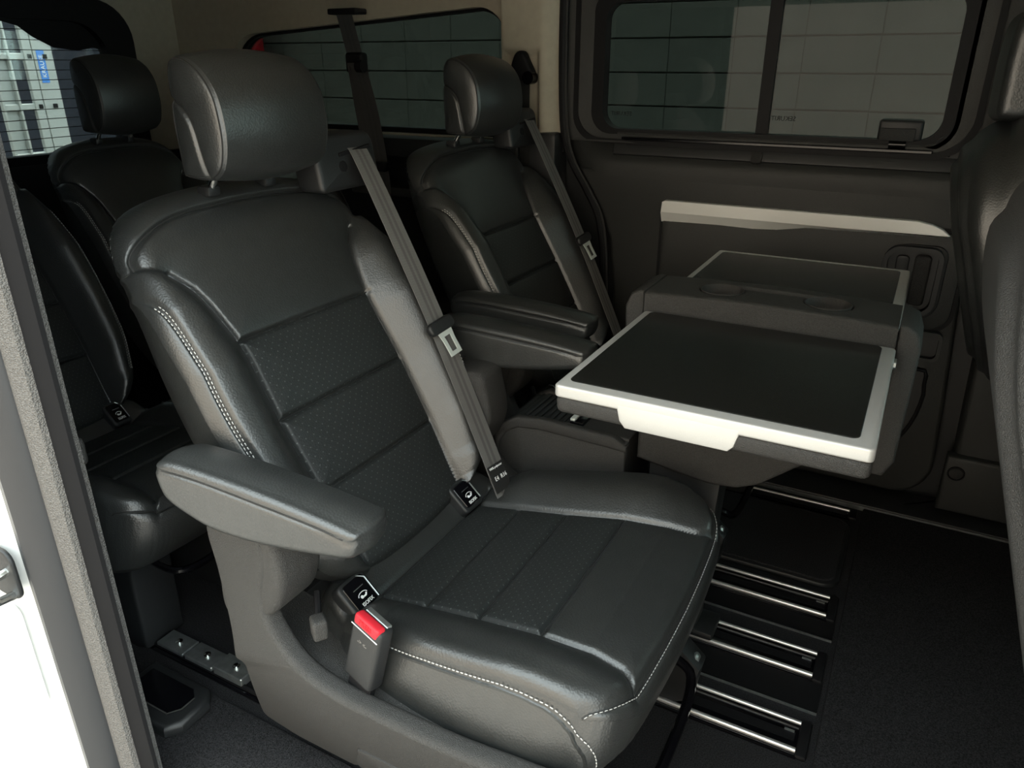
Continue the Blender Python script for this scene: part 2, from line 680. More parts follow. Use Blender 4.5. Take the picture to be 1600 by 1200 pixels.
# bolted latch plates on the near rail
lp = empty('latch_plate', (-1.13, 0.760, 0.0085), 'zinc latch plates with three bolts on the floor beside the rear seat leg', 'bracket')
for i, (c, dz) in enumerate(((-0.085, 0), (0.0, 0.002), (0.085, 0.010))):
    MB().box((c - 0.040, -0.022, 0), (c + 0.040, 0.022, 0.012 + dz), 0.002, 1).build('plate', STEEL, lp)
    MB().lathe([(0.0075, 0), (0.0075, 0.004), (0.005, 0.006), (0.001, 0.0065)], (c + 0.005, 0, 0.012 + dz), n=12).build('bolt', CHROME, lp)

# plastic step cover near the entrance
sc = empty('anchor_cover', (-1.08, 0.635, 0.012), 'black moulded floor anchor cover with a recess beside the door pillar', 'cover')
MB().prism([(-0.11, -0.055), (0.05, -0.055), (0.07, -0.03), (0.07, 0.03), (0.045, 0.055), (-0.11, 0.055)], 0.030, 0.010, 3,
           lambda a, b, c: (a, b, c)).build('body', PLASTIC_D, sc)
MB().prism([(-0.09, -0.030), (0.03, -0.030), (0.045, -0.01), (0.045, 0.02), (0.025, 0.035), (-0.09, 0.035)], 0.004, 0.001, 1,
           lambda a, b, c: (a, b, c + 0.029)).build('recess', GLOSS, sc)
MB().tube([(-0.09, -0.030, 0.033), (0.03, -0.030, 0.033), (0.045, -0.01, 0.033), (0.045, 0.02, 0.033)], 0.0014, 6).build('rim', PLASTIC, sc)

# ---- ceiling
cm = MB()
cm.box((-2.66, 0.50, 1.385), (1.35, 2.20, 1.42))
ceiling = tag(cm.build('ceiling', CREAM, angle=30), kind='structure')

# ---- far side: lower wall, rear quarter, pillar, door
P_FAR = lambda a, b, d: (a, YW + d, b)
wf = MB()
wf.box((-2.62, 2.19, -0.06), (1.30, 2.24, 0.946))
wall_far = tag(wf.build('wall_far', PLASTIC_D), kind='structure')


def shear_top(loop, x0, k):
    zs = [b for _, b in loop]
    lo, hi = min(zs), max(zs)
    return [(a, b + (a - x0) * k * (b - lo) / (hi - lo)) for a, b in loop]


q_out = rrect(-2.70, -1.10, 0.90, 1.42, 0.001)
q_in = shear_top(rrect(-2.33, -1.175, 0.93, 1.308, [0.05, 0.04, 0.11, 0.13]), -1.175, 0.062)
MB().ring(q_out, q_in, 0.0, 0.06, P_FAR).build('headliner_panel', CREAM, wall_far, angle=30)
xstrip('quarter_ledge', PLASTIC_D, -2.60, -1.10, 2.08, 2.20, 0.86, 0.925, wall_far, 0.015)
xstrip('side_ledge', PLASTIC, -1.75, -1.36, 2.07, 2.19, 0.735, 0.765, wall_far, 0.008)

win2 = MB().ring(shear_top(rrect(-2.345, -1.160, 0.915, 1.323, [0.06, 0.05, 0.12, 0.14]), -1.175, 0.062),
                 shear_top(rrect(-2.315, -1.190, 0.945, 1.300, [0.05, 0.04, 0.105, 0.12]), -1.175, 0.062), 0.035, 0.065, P_FAR)
window_2 = tag(win2.build('window_2', BLACK, angle=30), kind='structure')
MB().prism(shear_top(rrect(-2.33, -1.175, 0.93, 1.31, [0.05, 0.04, 0.07, 0.12]), -1.175, 0.062), 0.004, 0, 1,
           lambda a, b, c: (a, YW + 0.050 + c, b)).build('pane', GLASS, window_2, smooth=False)

# cream C pillar with the moulded dish round the belt anchor
NX, NZ = 46, 70
pv, pf = [], []
xa, xb, za, zb = -1.182, -0.985, 0.955, 1.40
for j in range(NZ):
    for i in range(NX):
        x = xa + (xb - xa) * i / (NX - 1)
        z = za + (zb - za) * j / (NZ - 1)
        u = (x - xa) / (xb - xa)
        y = 2.105 + 0.05 * max(0, (u - 0.72) / 0.28) ** 2 + 0.045 * max(0, (0.10 - u) / 0.10) ** 2 - 0.03 * (z - 0.95)
        d = max(abs(x + 1.105) - 0.040, (z - 1.160) * 0.9, 0.0)      # arch-shaped dish
        y += 0.022 * (1 / (1 + math.exp((d - 0.014) / 0.003))) * (1.0 if z > 0.96 else 0.0)
        pv.append((x, y, z))
for j in range(NZ - 1):
    for i in range(NX - 1):
        a = j * NX + i
        pf.append((a, a + 1, a + NX + 1, a + NX))
o0 = len(pv)
make('pillar_cover', pv, pf, CREAM, wall_far)
MB().box((-1.19, 2.150, 0.90), (-0.98, 2.20, 1.42)).build('pillar_core', BLACK, wall_far)
xstrip('pillar_base', PLASTIC_D, -1.19, -0.985, 2.095, 2.19, 0.40, 0.958, wall_far, 0.012)

# black weather seal down the rear edge of the door
seal_pts = [(-0.985, 2.135, 1.40), (-0.985, 2.135, 1.15), (-0.975, 2.135, 0.97), (-0.945, 2.13, 0.88), (-0.885, 2.125, 0.79), (-0.84, 2.12, 0.70), (-0.82, 2.12, 0.5), (-0.82, 2.12, 0.1)]
sp = smooth_path(seal_pts, 60)
MB().tube(sp, 0.012, 10).build('door_seal', BLACK, wall_far)
MB().tube(sp + np.array([0.013, -0.006, 0]), 0.0035, 8).build('seal_bead', PLASTIC, wall_far)

# ---- door_1: the far sliding door
dpts = [(-0.80, 0.02)] + [(0.165 - 0.10 + 0.10 * math.sin(t), 0.12 - 0.10 * math.cos(t)) for t in np.linspace(0, PI / 2, 8)] + \
       [(0.155, 0.30), (0.132, 0.60), (0.115, 0.86), (-0.93, 0.86), (-0.87, 0.76), (-0.82, 0.66), (-0.80, 0.50)]
door_1 = MB().prism(dpts, 0.05, 0.012, 3, lambda a, b, c: (a, YW - 0.005 + c, b), both=False).build('door_1', TRIM, angle=40)
tag(door_1, kind='structure')
# upper roll of the trim and the sloping shelf below the glass
prof = [(2.1455, 0.83), (2.1445, 0.850), (2.1445, 0.866), (2.1465, 0.880), (2.1515, 0.892), (2.160, 0.901), (2.190, 0.945), (2.20, 0.950), (2.20, 0.83)]
sv, sf = [], []
xs = np.linspace(-0.965, 0.115, 24)
for x in xs:
    k = max(0.0, (-0.86 - x) / 0.105)
    for y, z in prof:
        sv.append((x, y + 0.05 * k * k * (2.2 - y) / 0.07, z + 0.05 * k * k))
m = len(prof)
for i in range(len(xs) - 1):
    for k in range(m):
        sf.append((i * m + k, i * m + (k + 1) % m, (i + 1) * m + (k + 1) % m, (i + 1) * m + k))
sf += [tuple(range(m)), tuple((len(xs) - 1) * m + k for k in range(m))[::-1]]
make('door_shelf', sv, sf, TRIM, door_1, angle=60)
# sun blind cassette
MB().prism(rrect(-0.83, 0.055, 0.0, 0.040, 0.008, 3), 0.010, 0.002, 1,
           lambda a, b, c: (a, 2.160 + b * 0.55 - c * 0.5, 0.899 + b * 0.95 + c * 0.6)).build('blind_cassette', PLASTIC_D, door_1)
MB().box((-0.79, 2.166, 0.928), (0.02, 2.172, 0.936)).build('blind_slot', BLACK, door_1)
MB().prism(rrect(-0.428, -0.400, 0, 0.030, 0.006, 3), 0.012, 0.003, 2, lambda a, b, c: (a, 2.150 + b * 0.6 - c * 0.6, 0.896 + b * 0.9 + c * 0.5)).build('blind_tab', PLASTIC, door_1)
MB().lathe([(0.004, 0), (0.004, 0.003), (0.002, 0.004)], (0.035, 2.168, 0.938), (0, -0.6, 0.8), 10).build('blind_screw', CHROME, door_1)
# dark insert panel in its groove, silver strip, handle
ins = rrect(-0.655, 0.118, 0.510, 0.760, [0.025, 0.05, 0.02, 0.02])
MB().prism(rrect(-0.664, 0.127, 0.501, 0.772, [0.03, 0.055, 0.02, 0.02]), 0.004, 0, 1, lambda a, b, c: (a, YW - 0.0062 + c, b)).build('insert_groove', BLACK, door_1, smooth=False)
MB().prism(ins, 0.014, 0.004, 2, lambda a, b, c: (a, YW - 0.013 + c, b), both=False).build('insert_panel', TRIM, door_1)
st_top = [(-0.658, 0.752), (-0.20, 0.752), (0.078, 0.7555), (0.060, 0.770), (0.035, 0.780), (0.0, 0.7865), (-0.30, 0.7865), (-0.648, 0.7865), (-0.656, 0.782)]
st = MB().prism(st_top, 0.02, 0.0015, 1, lambda a, b, c: (a, YW - 0.028 + c, b), both=False)
lows = [(-0.658, 0.724), (-0.50, 0.727), (-0.40, 0.7255), (-0.34, 0.729), (-0.26, 0.742), (-0.22, 0.7435), (0.0, 0.7470), (0.074, 0.7535)]
tops = [(a, 0.753) for a, b in lows]
v, f = [], []
for (a, b), (c, d) in zip(lows, tops):
    v += [(a, YW - 0.012, b), (c, YW - 0.028, d), (a, YW, b)]
for i in range(len(lows) - 1):
    f += [(3 * i, 3 * i + 1, 3 * i + 4, 3 * i + 3), (3 * i + 2, 3 * i, 3 * i + 3, 3 * i + 5)]
st.add(v, f)
st.build('silver_strip', STRIP, door_1, angle=20)
hb = MB().prism(rrect(-0.062, 0.085, 0.535, 0.728, [0.05, 0.05, 0.03, 0.06]), 0.010, 0.003, 2, lambda a, b, c: (a, YW - 0.022 + c, b), both=False).build('handle_bezel', PLASTIC_D, door_1)
MB().prism(rrect(-0.050, 0.066, 0.560, 0.716, [0.03, 0.03, 0.02, 0.03]), 0.006, 0.002, 1, lambda a, b, c: (a, YW - 0.0225 + c, b), both=False).build('handle_recess', PLASTIC_D, hb)
MB().ring(rrect(-0.060, 0.076, 0.550, 0.726, [0.04, 0.04, 0.03, 0.04]), rrect(-0.049, 0.065, 0.561, 0.715, [0.03, 0.03, 0.02, 0.03]), -0.048, -0.020, P_FAR).build('recess_rim', PLASTIC_D, hb, angle=30)
MB().prism(rrect(0.012, 0.050, 0.575, 0.706, 0.012), 0.014, 0.006, 3, lambda a, b, c: (a, YW - 0.040 + c, b), both=False).build('pull_handle', PLASTIC, hb)
MB().prism(rrect(-0.030, 0.000, 0.590, 0.700, 0.010), 0.010, 0.004, 2, lambda a, b, c: (a, YW - 0.034 + c, b), both=False).build('lock_lever', PLASTIC_D, hb)
MB().prism(rrect(0.045, 0.108, 0.435, 0.502, 0.014), 0.004, 0.001, 1, lambda a, b, c: (a, YW - 0.009 + c, b), both=False).build('switch_recess', PLASTIC_D, door_1)
MB().ring(rrect(0.039, 0.114, 0.429, 0.508, 0.018), rrect(0.047, 0.106, 0.437, 0.500, 0.013), -0.028, -0.004, P_FAR).build('switch_rim', TRIM, door_1, angle=30)
pk = [(-0.55, 0.40), (0.05, 0.40), (0.088, 0.375), (0.100, 0.33), (0.085, 0.24), (0.045, 0.17), (-0.04, 0.14), (-0.55, 0.13)]
pk = [tuple(p) for p in smooth_closed(pk, 60)]
MB().prism(pk, 0.006, 0.002, 1, lambda a, b, c: (a, YW - 0.011 + c, b), both=False).build('door_pocket', PLASTIC_D, door_1)
MB().tube([(a, YW - 0.012, b) for a, b in pk], 0.005, 8, closed=True).build('pocket_rim', BLACK, door_1)

# ---- window_1: sliding window in the door
wring = MB().ring(rrect(-0.99, 0.175, 0.935, 1.42, 0.001), rrect(-0.905, 0.035, 0.957, 1.330, [0.06, 0.06, 0.05, 0.05]), -0.010, 0.055,
                  lambda a, b, d: (a, YW + 0.030 + d - (0.10 if d < 0 and a < -0.95 else 0) * 0.1, b))
window_1 = tag(wring.build('window_1', TRIM, angle=30), kind='structure')
MB().ring(rrect(-0.915, 0.045, 0.947, 1.345, [0.07, 0.07, 0.05, 0.05]), rrect(-0.870, 0.008, 0.972, 1.302, [0.05, 0.05, 0.045, 0.045]), 0.020, 0.060, P_FAR).build('window_frame', BLACK, window_1, angle=30)
MB().ring(rrect(-0.960, 0.090, 0.932, 1.38, [0.08, 0.09, 0.05, 0.05]), rrect(-0.945, 0.075, 0.945, 1.36, [0.075, 0.085, 0.05, 0.05]), 0.012, 0.04, P_FAR).build('frame_groove', BLACK, window_1, angle=30)
MB().prism(rrect(-0.895, -0.400, 0.96, 1.315, 0.02), 0.004, 0, 1, lambda a, b, c: (a, YW + 0.056 + c, b)).build('fixed_pane', GLASS, window_1, smooth=False)
MB().prism(rrect(-0.430, 0.020, 0.96, 1.315, 0.02), 0.004, 0, 1, lambda a, b, c: (a, YW + 0.044 + c, b)).build('sliding_pane', GLASS, window_1, smooth=False)
MB().box((-0.432, YW + 0.036, 0.955), (-0.400, YW + 0.060, 1.32)).build('pane_divider', BLACK, window_1)
lat = MB().box((-0.130, YW + 0.018, 0.968), (-0.030, YW + 0.046, 1.020), 0.008, 3).build('window_latch', PLASTIC_D, window_1)
MB().box((-0.125, YW + 0.008, 0.970), (-0.045, YW + 0.020, 1.000), 0.003, 2).build('latch_lever', PLASTIC, lat)
MB().cyl((-0.10, YW + 0.014, 0.962), (-0.062, YW + 0.014, 0.962), 0.010, n=14).build('latch_roller', GLOSS, lat)
MB().tube([(-0.82, YW + 0.022, 0.960), (-0.02, YW + 0.022, 0.960), (0.000, YW + 0.022, 0.966), (0.015, YW + 0.022, 0.985)], 0.0035, 8).build('window_track', PLASTIC, window_1)
MB().box((-0.80, YW + 0.000, 0.943), (0.00, YW + 0.014, 0.952), 0.002, 1).build('track_rail', GLOSS, window_1)
for tx, body in ((-0.820, 'SEKURIT'), (-0.365, 'SEKURIT')):
    text_mesh('glass_mark', body, 0.017, BLACK, window_1, basis((tx, YW + 0.043, 1.012), (-1, 0, 0), (0, 0, 1)))

# ---- B pillar trim ahead of the door
bp = MB()
bp.prism([(0.210, 0.02), (0.60, 0.02), (0.60, 1.40), (0.165, 1.40), (0.175, 0.9), (0.200, 0.25)], 0.09, 0.015, 3, lambda a, b, c: (a, 2.105 + c, b), both=False)
trim_1 = tag(bp.build('trim_1', TRIM), kind='structure')
MB().prism([(0.187, 0.03), (0.36, 0.03), (0.36, 0.195), (0.185, 0.195)], 0.03, 0.010, 3, lambda a, b, c: (a, 2.082 + c, b), both=False).build('lower_step', TRIM, trim_1)
MB().lathe([(0.016, 0), (0.016, 0.005), (0.012, 0.007), (0.001, 0.007)], (0.214, 2.083, 0.148), (0, -1, 0), 20).build('socket_cap', PLASTIC, trim_1)
MB().tube([(0.214 + 0.019 * math.cos(t), 2.080, 0.148 + 0.019 * math.sin(t)) for t in np.linspace(0, 2 * PI, 25)[:-1]], 0.0022, 6, closed=True).build('socket_ring', BLACK, trim_1)

# ---- rear wall with the tailgate window
P_REAR = lambda a, b, d: (-2.60 - d, a, b)
rr_out = rrect(0.48, 2.20, -0.06, 1.42, 0.001)
rr_in = rrect(0.80, 1.875, 0.855, 1.300, [0.04, 0.04, 0.10, 0.10])
wall_rear = tag(MB().ring(rr_out, rr_in, 0.0, 0.05, P_REAR).build('wall_rear', CREAM, angle=30), kind='structure')
MB().ring(rrect(0.70, 1.945, 0.80, 1.345, [0.06, 0.06, 0.13, 0.13]), rrect(0.83, 1.84, 0.868, 1.275, [0.05, 0.05, 0.12, 0.12]), -0.02, 0.03, P_REAR).build('tailgate_frame', BLACK, wall_rear, angle=30)
MB().box((-2.60, 0.52, 0.0), (-2.575, 2.16, 0.84)).build('tailgate_trim', PLASTIC_D, wall_rear)
window_3 = tag(MB().prism(rr_in, 0.004, 0, 1, lambda a, b, c: (-2.625 + c, a, b)).build('window_3', GLASS_R, smooth=False), kind='structure')
# black frit with a wavy lower edge along the top of the rear glass
wave = [(1.84, 1.19), (1.80, 1.195), (1.74, 1.185), (1.66, 1.195), (1.60, 1.225), (1.56, 1.255), (1.50, 1.27), (1.30, 1.275), (0.85, 1.275), (0.85, 1.30), (1.84, 1.30)]
MB().prism(wave, 0.003, 0, 1, lambda a, b, c: (-2.612 + c, a, b)).build('frit_band', BLACK, window_3, smooth=False)
for k in range(13):
    z = 0.885 + 0.030 * k
    MB().box((-2.618, 0.84, z), (-2.615, 1.84, z + 0.0022)).build('heating_wire', BLACK, window_3, smooth=False)

# ---- near side behind the open door: pillar in its layers, body side
def zext(name, pts, material, z0=-0.30, z1=1.42, r=0.0, parent=None):
    return MB().prism(pts, z1 - z0, r, 2, lambda a, b, c: (a, b, z0 + c)).build(name, material, parent, angle=40)


wall_near = tag(zext('wall_near', [(-2.66, 0.44), (-1.10, 0.44), (-1.058, 0.462), (-1.058, 0.52), (-2.66, 0.52)], WHITE_BODY, r=0.0), kind='structure')
zext('grey_seal', [(-1.062, 0.458), (-1.040, 0.452), (-1.020, 0.462), (-1.006, 0.480), (-1.006, 0.52), (-1.062, 0.52)], SEAL, parent=wall_near)
zext('textured_seal', [(-1.008, 0.482), (-0.990, 0.478), (-0.972, 0.486), (-0.968, 0.50), (-0.970, 0.53), (-1.008, 0.53)], FLOCK, parent=wall_near)
zext('pillar_trim', [(-0.972, 0.494), (-0.935, 0.498), (-0.934, 0.504), (-1.03, 0.545), (-1.05, 0.545), (-1.02, 0.53)], FELT, parent=wall_near)
zext('rear_side_trim', [(-2.60, 0.52), (-1.02, 0.52), (-1.02, 0.545), (-2.60, 0.545)], PLASTIC_D, parent=wall_near)
MB().box((0.20, 0.46, -0.30), (1.35, 0.52, 1.42)).build('front_door_blocker', WHITE_BODY, wall_near)  # unseen door, closed without a window to block light from ahead
MB().box((-0.95, 0.44, 1.395), (1.35, 0.52, 1.42)).build('door_header', WHITE_BODY, wall_near)
MB().box((-1.0, 0.44, -0.30), (1.35, 0.52, -0.002)).build('door_sill', PLASTIC_D, wall_near)
sk = MB().tube([(-1.062, 0.440, 0.475), (-1.062, 0.410, 0.472), (-1.058, 0.402, 0.458), (-1.058, 0.410, 0.438), (-1.062, 0.440, 0.432)], 0.007, 10).build('door_striker', CHROME, wall_near)
MB().prism(rrect(-1.115, -1.045, 0.425, 0.510, 0.02), 0.008, 0.003, 2, lambda a, b, c: (a, 0.434 + c, b)).build('striker_plate', PLASTIC_D, sk)
MB().prism(rrect(-1.30, -1.075, 0.20, 0.40, 0.02), 0.006, 0.003, 2, lambda a, b, c: (a, 0.437 + c, b)).build('body_panel', WHITE_BODY, wall_near)

wall_front_blocker = tag(MB().box((1.30, 0.46, -0.06), (1.36, 2.24, 1.02)).build('wall_front_blocker', PLASTIC_D), kind='structure')  # unseen cabin front, height tuned to hold back windscreen light
window_4 = tag(MB().box((1.325, 0.47, 1.02), (1.331, 2.23, 1.40)).build('window_4', glass('windscreen_glass', (0.74, 0.82, 0.79)), smooth=False), kind='structure')

window_5 = tag(MB().box((0.60, 2.205, 0.925), (1.32, 2.211, 1.40)).build('window_5', glass('front_side_glass', (0.74, 0.82, 0.79)), smooth=False), kind='structure')

# stowed belt on the pillar
pb = empty('pillar_belt', (-1.065, 0.480, 0.0), 'black pillar belt hanging on the door pillar with its tongue against the strap', 'seat belt')
MB().ribbon([(-0.02, 0.09, 1.15), (0.0, 0.075, 0.85), (0.002, 0.072, 0.62), (-0.01, 0.075, 0.30), (-0.03, 0.08, 0.05)], (1, 0.5, 0), 0.045).build('strap', BELT_D, pb)
MB().box((0.018, 0.055, 0.595), (0.040, 0.090, 0.640), 0.008, 3).build('tongue_grip', PLASTIC, pb)
MB().box((0.028, 0.060, 0.560), (0.034, 0.078, 0.598), 0.001, 1).build('tongue', TONGUE, pb)

# ---- outside
ground = tag(MB().box((-14, -12, -0.62), (14, 12, -0.58)).build('ground', PAVING), kind='structure')
wall_outside = tag(MB().box((-6.6, 4.93, -0.58), (2.6, 5.05, 2.5)).build('wall_outside', MORTAR), kind='structure')
tile0 = None
TW, TH = 0.397, 0.198
for r in range(15):
    for c in range(20):
        x = -1.948 + (c - 11) * TW
        z = 1.287 - (10 - r) * TH
        if z < -0.56 or z + TH > 2.45:
            continue
        if tile0 is None:
            tile0 = MB().box((0.0015, -0.022, 0.0045), (TW - 0.0015, 0.0, TH - 0.0045), 0.003, 1).build('block', TILE, wall_outside)
            t = tile0
        else:
            t = tile0.copy()
            COL.objects.link(t)
        t.location = (x, 4.931 + random.uniform(0, 0.004), z)
wall_street = tag(MB().box((-9, -6.3, -0.6), (9, -6.0, 5.5)).build('wall_street', FACADE), kind='structure')

ladder = empty('ladder', (-3.55, 2.055, -0.60), 'aluminium ladder with a blue sticker standing behind the rear window', 'ladder')
for y, w in ((-0.075, 0.010), (-0.005, 0.010)):
    MB().box((-0.012, y - w / 2, 0), (0.012, y + w / 2, 2.3), 0.002, 1).build('stile_edge', ALU, ladder)
MB().box((-0.016, -0.075, 0), (-0.010, -0.005, 2.3)).build('stile_web', ALU, ladder)
MB().box((-0.010, 0.060, 0), (0.012, 0.098, 2.3), 0.002, 1).build('stile', ALU, ladder)
MB().box((-0.014, 0.100, 0), (0.014, 0.112, 2.3), 0.002, 1).build('stile', ALU, ladder)
MB().box((-0.012, 0.112, 0), (0.008, 0.190, 2.3), 0.002, 1).build('stile', ALU, ladder)
for k in range(11):
    z = 0.12 + 0.205 * k
    MB().box((-0.03, -0.07, z), (0.006, 0.18, z + 0.026), 0.003, 1).build('rung', ALU, ladder)
    for y in (0.082, 0.150):
        MB().box((0.006, y - 0.009, z + 0.004), (0.014, y + 0.009, z + 0.022)).build('rung_socket', BLACK, ladder)
stk = MB().box((0.0085, 0.116, 1.665), (0.0095, 0.150, 1.800)).build('sticker', BLUE, ladder)
text_mesh('sticker_print', 'KRAUSE', 0.026, PRINT_W, stk, basis((0.0102, 0.133, 1.733), (0, 0, 1), (0, -1, 0)))
wall_yard = tag(MB().box((-6.5, -4, -0.58), (-6.3, 5.0, 3.0)).build('wall_yard', mat('yard_panel', (0.012, 0.016, 0.026), 0.8, var=0.15, var_scale=3)), kind='structure')
gate = MB().box((-5.35, 4.55, -0.58), (-4.665, 4.66, 2.3), 0.03, 2).build('gate_post', REDCAR)
tag(gate, 'red painted post outside at the end of the block wall', 'post')

# ================================================================== SEATS
# one captain seat is built in its own space: origin on the floor, x forward, y across
BP0 = np.array([-0.267, 0.365])                 # foot of the backrest plane (x, z)
BT = np.array([-0.491, 0.871])
BN = np.array([0.871, 0.491])
B_W = [0.02, 0.05, 0.1, 0.2, 0.3, 0.37, 0.45, 0.52, 0.57, 0.61, 0.645, 0.672, 0.69, 0.70]
B_HW = [0.12, 0.205, 0.250, 0.277, 0.286, 0.288, 0.284, 0.275, 0.264, 0.254, 0.242, 0.222, 0.19, 0.14]
CI_W = [-0.06, 0.086, 0.175, 0.30, 0.41, 0.447, 0.481, 0.51, 0.535, 0.556, 0.574, 0.588, 0.596, 0.62]
CI_Y = [0.138, 0.146, 0.155, 0.160, 0.155, 0.156, 0.163, 0.169, 0.177, 0.188, 0.204, 0.224, 0.243, 0.262]
b_half = [(0, 0.010), (0.08, 0.012), (0.14, 0.020), (0.19, 0.040), (0.226, 0.070), (0.250, 0.11), (0.277, 0.2), (0.286, 0.3), (0.288, 0.37), (0.284, 0.45),
          (0.275, 0.52), (0.264, 0.57), (0.254, 0.61), (0.242, 0.645), (0.222, 0.672), (0.19, 0.695), (0.14, 0.710), (0.07, 0.718), (0, 0.720)]
B_OUT = smooth_closed(mirror_half(b_half), 520)
S1 = [(np.interp(w, CI_W, CI_Y), w) for w in np.linspace(0.0, 0.596, 60)]
S2 = smooth_path([(0.243, 0.596), (0.240, 0.615), (0.222, 0.632), (0.188, 0.649), (0.14, 0.662), (0.07, 0.667), (0.0, 0.668)], 40)
S5 = [(0.243, 0.596), (0.250, 0.596), (0.256, 0.595)]
S4 = smooth_path([(0.286, 0.570), (0.272, 0.564), (0.263, 0.540), (0.262, 0.50), (0.266, 0.44), (0.270, 0.37), (0.268, 0.30), (0.259, 0.22), (0.246, 0.16), (0.224, 0.10)], 120)
B_SEAMS = []
for ln in (S1, S2, S5, S4):
    ln = np.asarray(ln)
    B_SEAMS += [ln, ln * np.array([-1, 1])]
for w, c in ((0.447, 0.160), (0.309, 0.160), (0.175, 0.155)):
    B_SEAMS.append(np.array([(-c, w), (c, w)]))
B_SEAMS = [b_[::3] if len(b_) > 50 else b_ for b_ in B_SEAMS]
B_RIM = np.vstack([B_OUT[::4], B_OUT[:1]])


def back_front(P):
    y, w = P[:, 0], P[:, 1]
    ay = np.abs(y)
    hw = np.interp(w, B_W, B_HW)
    ci = np.interp(w, CI_W, CI_Y)
    A = np.interp(w, [0.02, 0.08, 0.17, 0.42, 0.52, 0.60, 0.65], [0.020, 0.042, 0.054, 0.054, 0.040, 0.010, 0.0])
    t = np.clip((ay - ci) / np.maximum(hw - ci, 0.02), 0, 1)
    n = A * np.sin(np.clip(t / 0.62, 0, 1) * PI / 2) ** 1.25 - 0.22 * A * np.clip((t - 0.62) / 0.38, 0, 1) ** 2
    n += -0.20 * y ** 2 * np.clip((w - 0.42) / 0.15, 0, 1) + 0.010 * np.exp(-((w - 0.22) / 0.16) ** 2) * np.clip(1 - (ay / 0.16) ** 2, 0, 1)
    n -= 1.6 * np.clip(w - 0.60, 0, 1) ** 2
    d = dist(P, B_SEAMS)
    n -= 0.0070 * np.exp(-(d / 0.0036) ** 2) + 0.0065 * np.exp(-d / 0.022)
    do = dist(P, [B_RIM])
    n -= rim(do, np.interp(w, [0.0, 0.5, 0.62, 0.70], [0.028, 0.028, 0.040, 0.055]))
    return n


def back_rear(P):
    w = P[:, 1]
    return np.interp(w, [-0.06, 0.3, 0.6, 0.71], [-0.10, -0.115, -0.10, -0.075])


def back_frame(y, w, n):
    return np.stack([BP0[0] + BT[0] * w + BN[0] * n, y, BP0[1] + BT[1] * w + BN[1] * n], 1)


def back_region(kd, y, w, t):
    ay = abs(y)
    if kd == 'back':
        return 'backrest'
    if kd == 'side':
        return 'side_panel' if w < 0.566 else ('top_panel' if t < 0.7 else 'backrest')
    if w < 0.596:
        ci = np.interp(w, CI_W, CI_Y)
        if ay < ci:
            if w > 0.447:
                return 'upper_panel'
            return 'insert_panel_%d' % (2 if w > 0.309 else (1 if w > 0.175 else 0))
        if w < 0.566 and ay > np.interp(w, S4[::-1, 1], S4[::-1, 0]):
            return 'side_panel'
        return 'bolster_%d' % (0 if y < 0 else 1)
    if ay < 0.242 and w < np.interp(ay, S2[::-1, 0], S2[::-1, 1]):
        return 'upper_panel'
    return 'top_panel'


# ---- cushion
C_X = [-0.34, -0.26, -0.17, -0.06, 0.04, 0.125, 0.17, 0.20, 0.214]
C_CI = [0.155, 0.156, 0.158, 0.161, 0.167, 0.171, 0.178, 0.205, 0.225]
c_half = [(-0.345, 0.0), (-0.345, 0.10), (-0.343, 0.18), (-0.325, 0.215), (-0.27, 0.238), (-0.20, 0.262), (-0.10, 0.277), (0.0, 0.285), (0.08, 0.287),
          (0.135, 0.280), (0.170, 0.264), (0.192, 0.238), (0.205, 0.195), (0.212, 0.10), (0.214, 0.0)]
C_OUT = smooth_closed([(a, b) for a, b in c_half] + [(a, -b) for a, b in c_half[::-1] if b > 1e-6], 480)
C_S1 = np.array([(x, np.interp(x, C_X, C_CI)) for x in np.linspace(-0.256, 0.194, 50)])
C_EDGE = smooth_path([(-0.20, 0.250), (-0.10, 0.266), (0.0, 0.274), (0.08, 0.2755), (0.128, 0.270)], 40)
C_FRONT = smooth_path([(0.150, 0.2745), (0.168, 0.258), (0.182, 0.236), (0.192, 0.200), (0.198, 0.10), (0.200, 0.0)], 40)
C_SEAMS = []
for ln in (C_S1, C_FRONT):
    C_SEAMS += [ln, ln * np.array([1, -1])]
for x, c in ((-0.256, 0.20), (-0.165, 0.158), (-0.068, 0.161), (0.040, 0.168)):
    C_SEAMS.append(np.array([(x, -c), (x, c)]))


def cush_front(P):
    x, y = P[:, 0], P[:, 1]
    ay = np.abs(y)
    z = np.interp(x, [-0.345, -0.26, 0.04, 0.12, 0.18, 0.214], [0.372, 0.357, 0.412, 0.418, 0.412, 0.400])
    ci = np.interp(x, C_X, C_CI)
    hw = np.interp(x, [-0.34, -0.27, -0.20, -0.10, 0.0, 0.08, 0.135, 0.17, 0.192, 0.214], [0.19, 0.238, 0.262, 0.277, 0.285, 0.287, 0.28, 0.264, 0.238, 0.21])
    t = np.clip((ay - ci) / np.maximum(hw - ci, 0.03), 0, 1)
    A = np.interp(x, [-0.345, -0.26, -0.18, 0.08, 0.17, 0.214], [0.0, 0.010, 0.034, 0.034, 0.018, 0.002])
    z = z + A * np.sin(np.clip(t / 0.65, 0, 1) * PI / 2) ** 1.2
    z = z + 0.022 * np.exp(-((x + 0.300) / 0.030) ** 2)                     # rear roll
    d = dist(P, C_SEAMS)
    z = z - 0.0060 * np.exp(-(d / 0.0042) ** 2) - 0.0055 * np.exp(-d / 0.022)
    do = dist(P, [np.vstack([C_OUT[::3], C_OUT[:1]])])
    return z - rim(do, np.interp(x, [-0.3, -0.2, 0.12, 0.2], [0.03, 0.022, 0.022, 0.03]))


def cush_back(P):
    return np.full(len(P), 0.275)


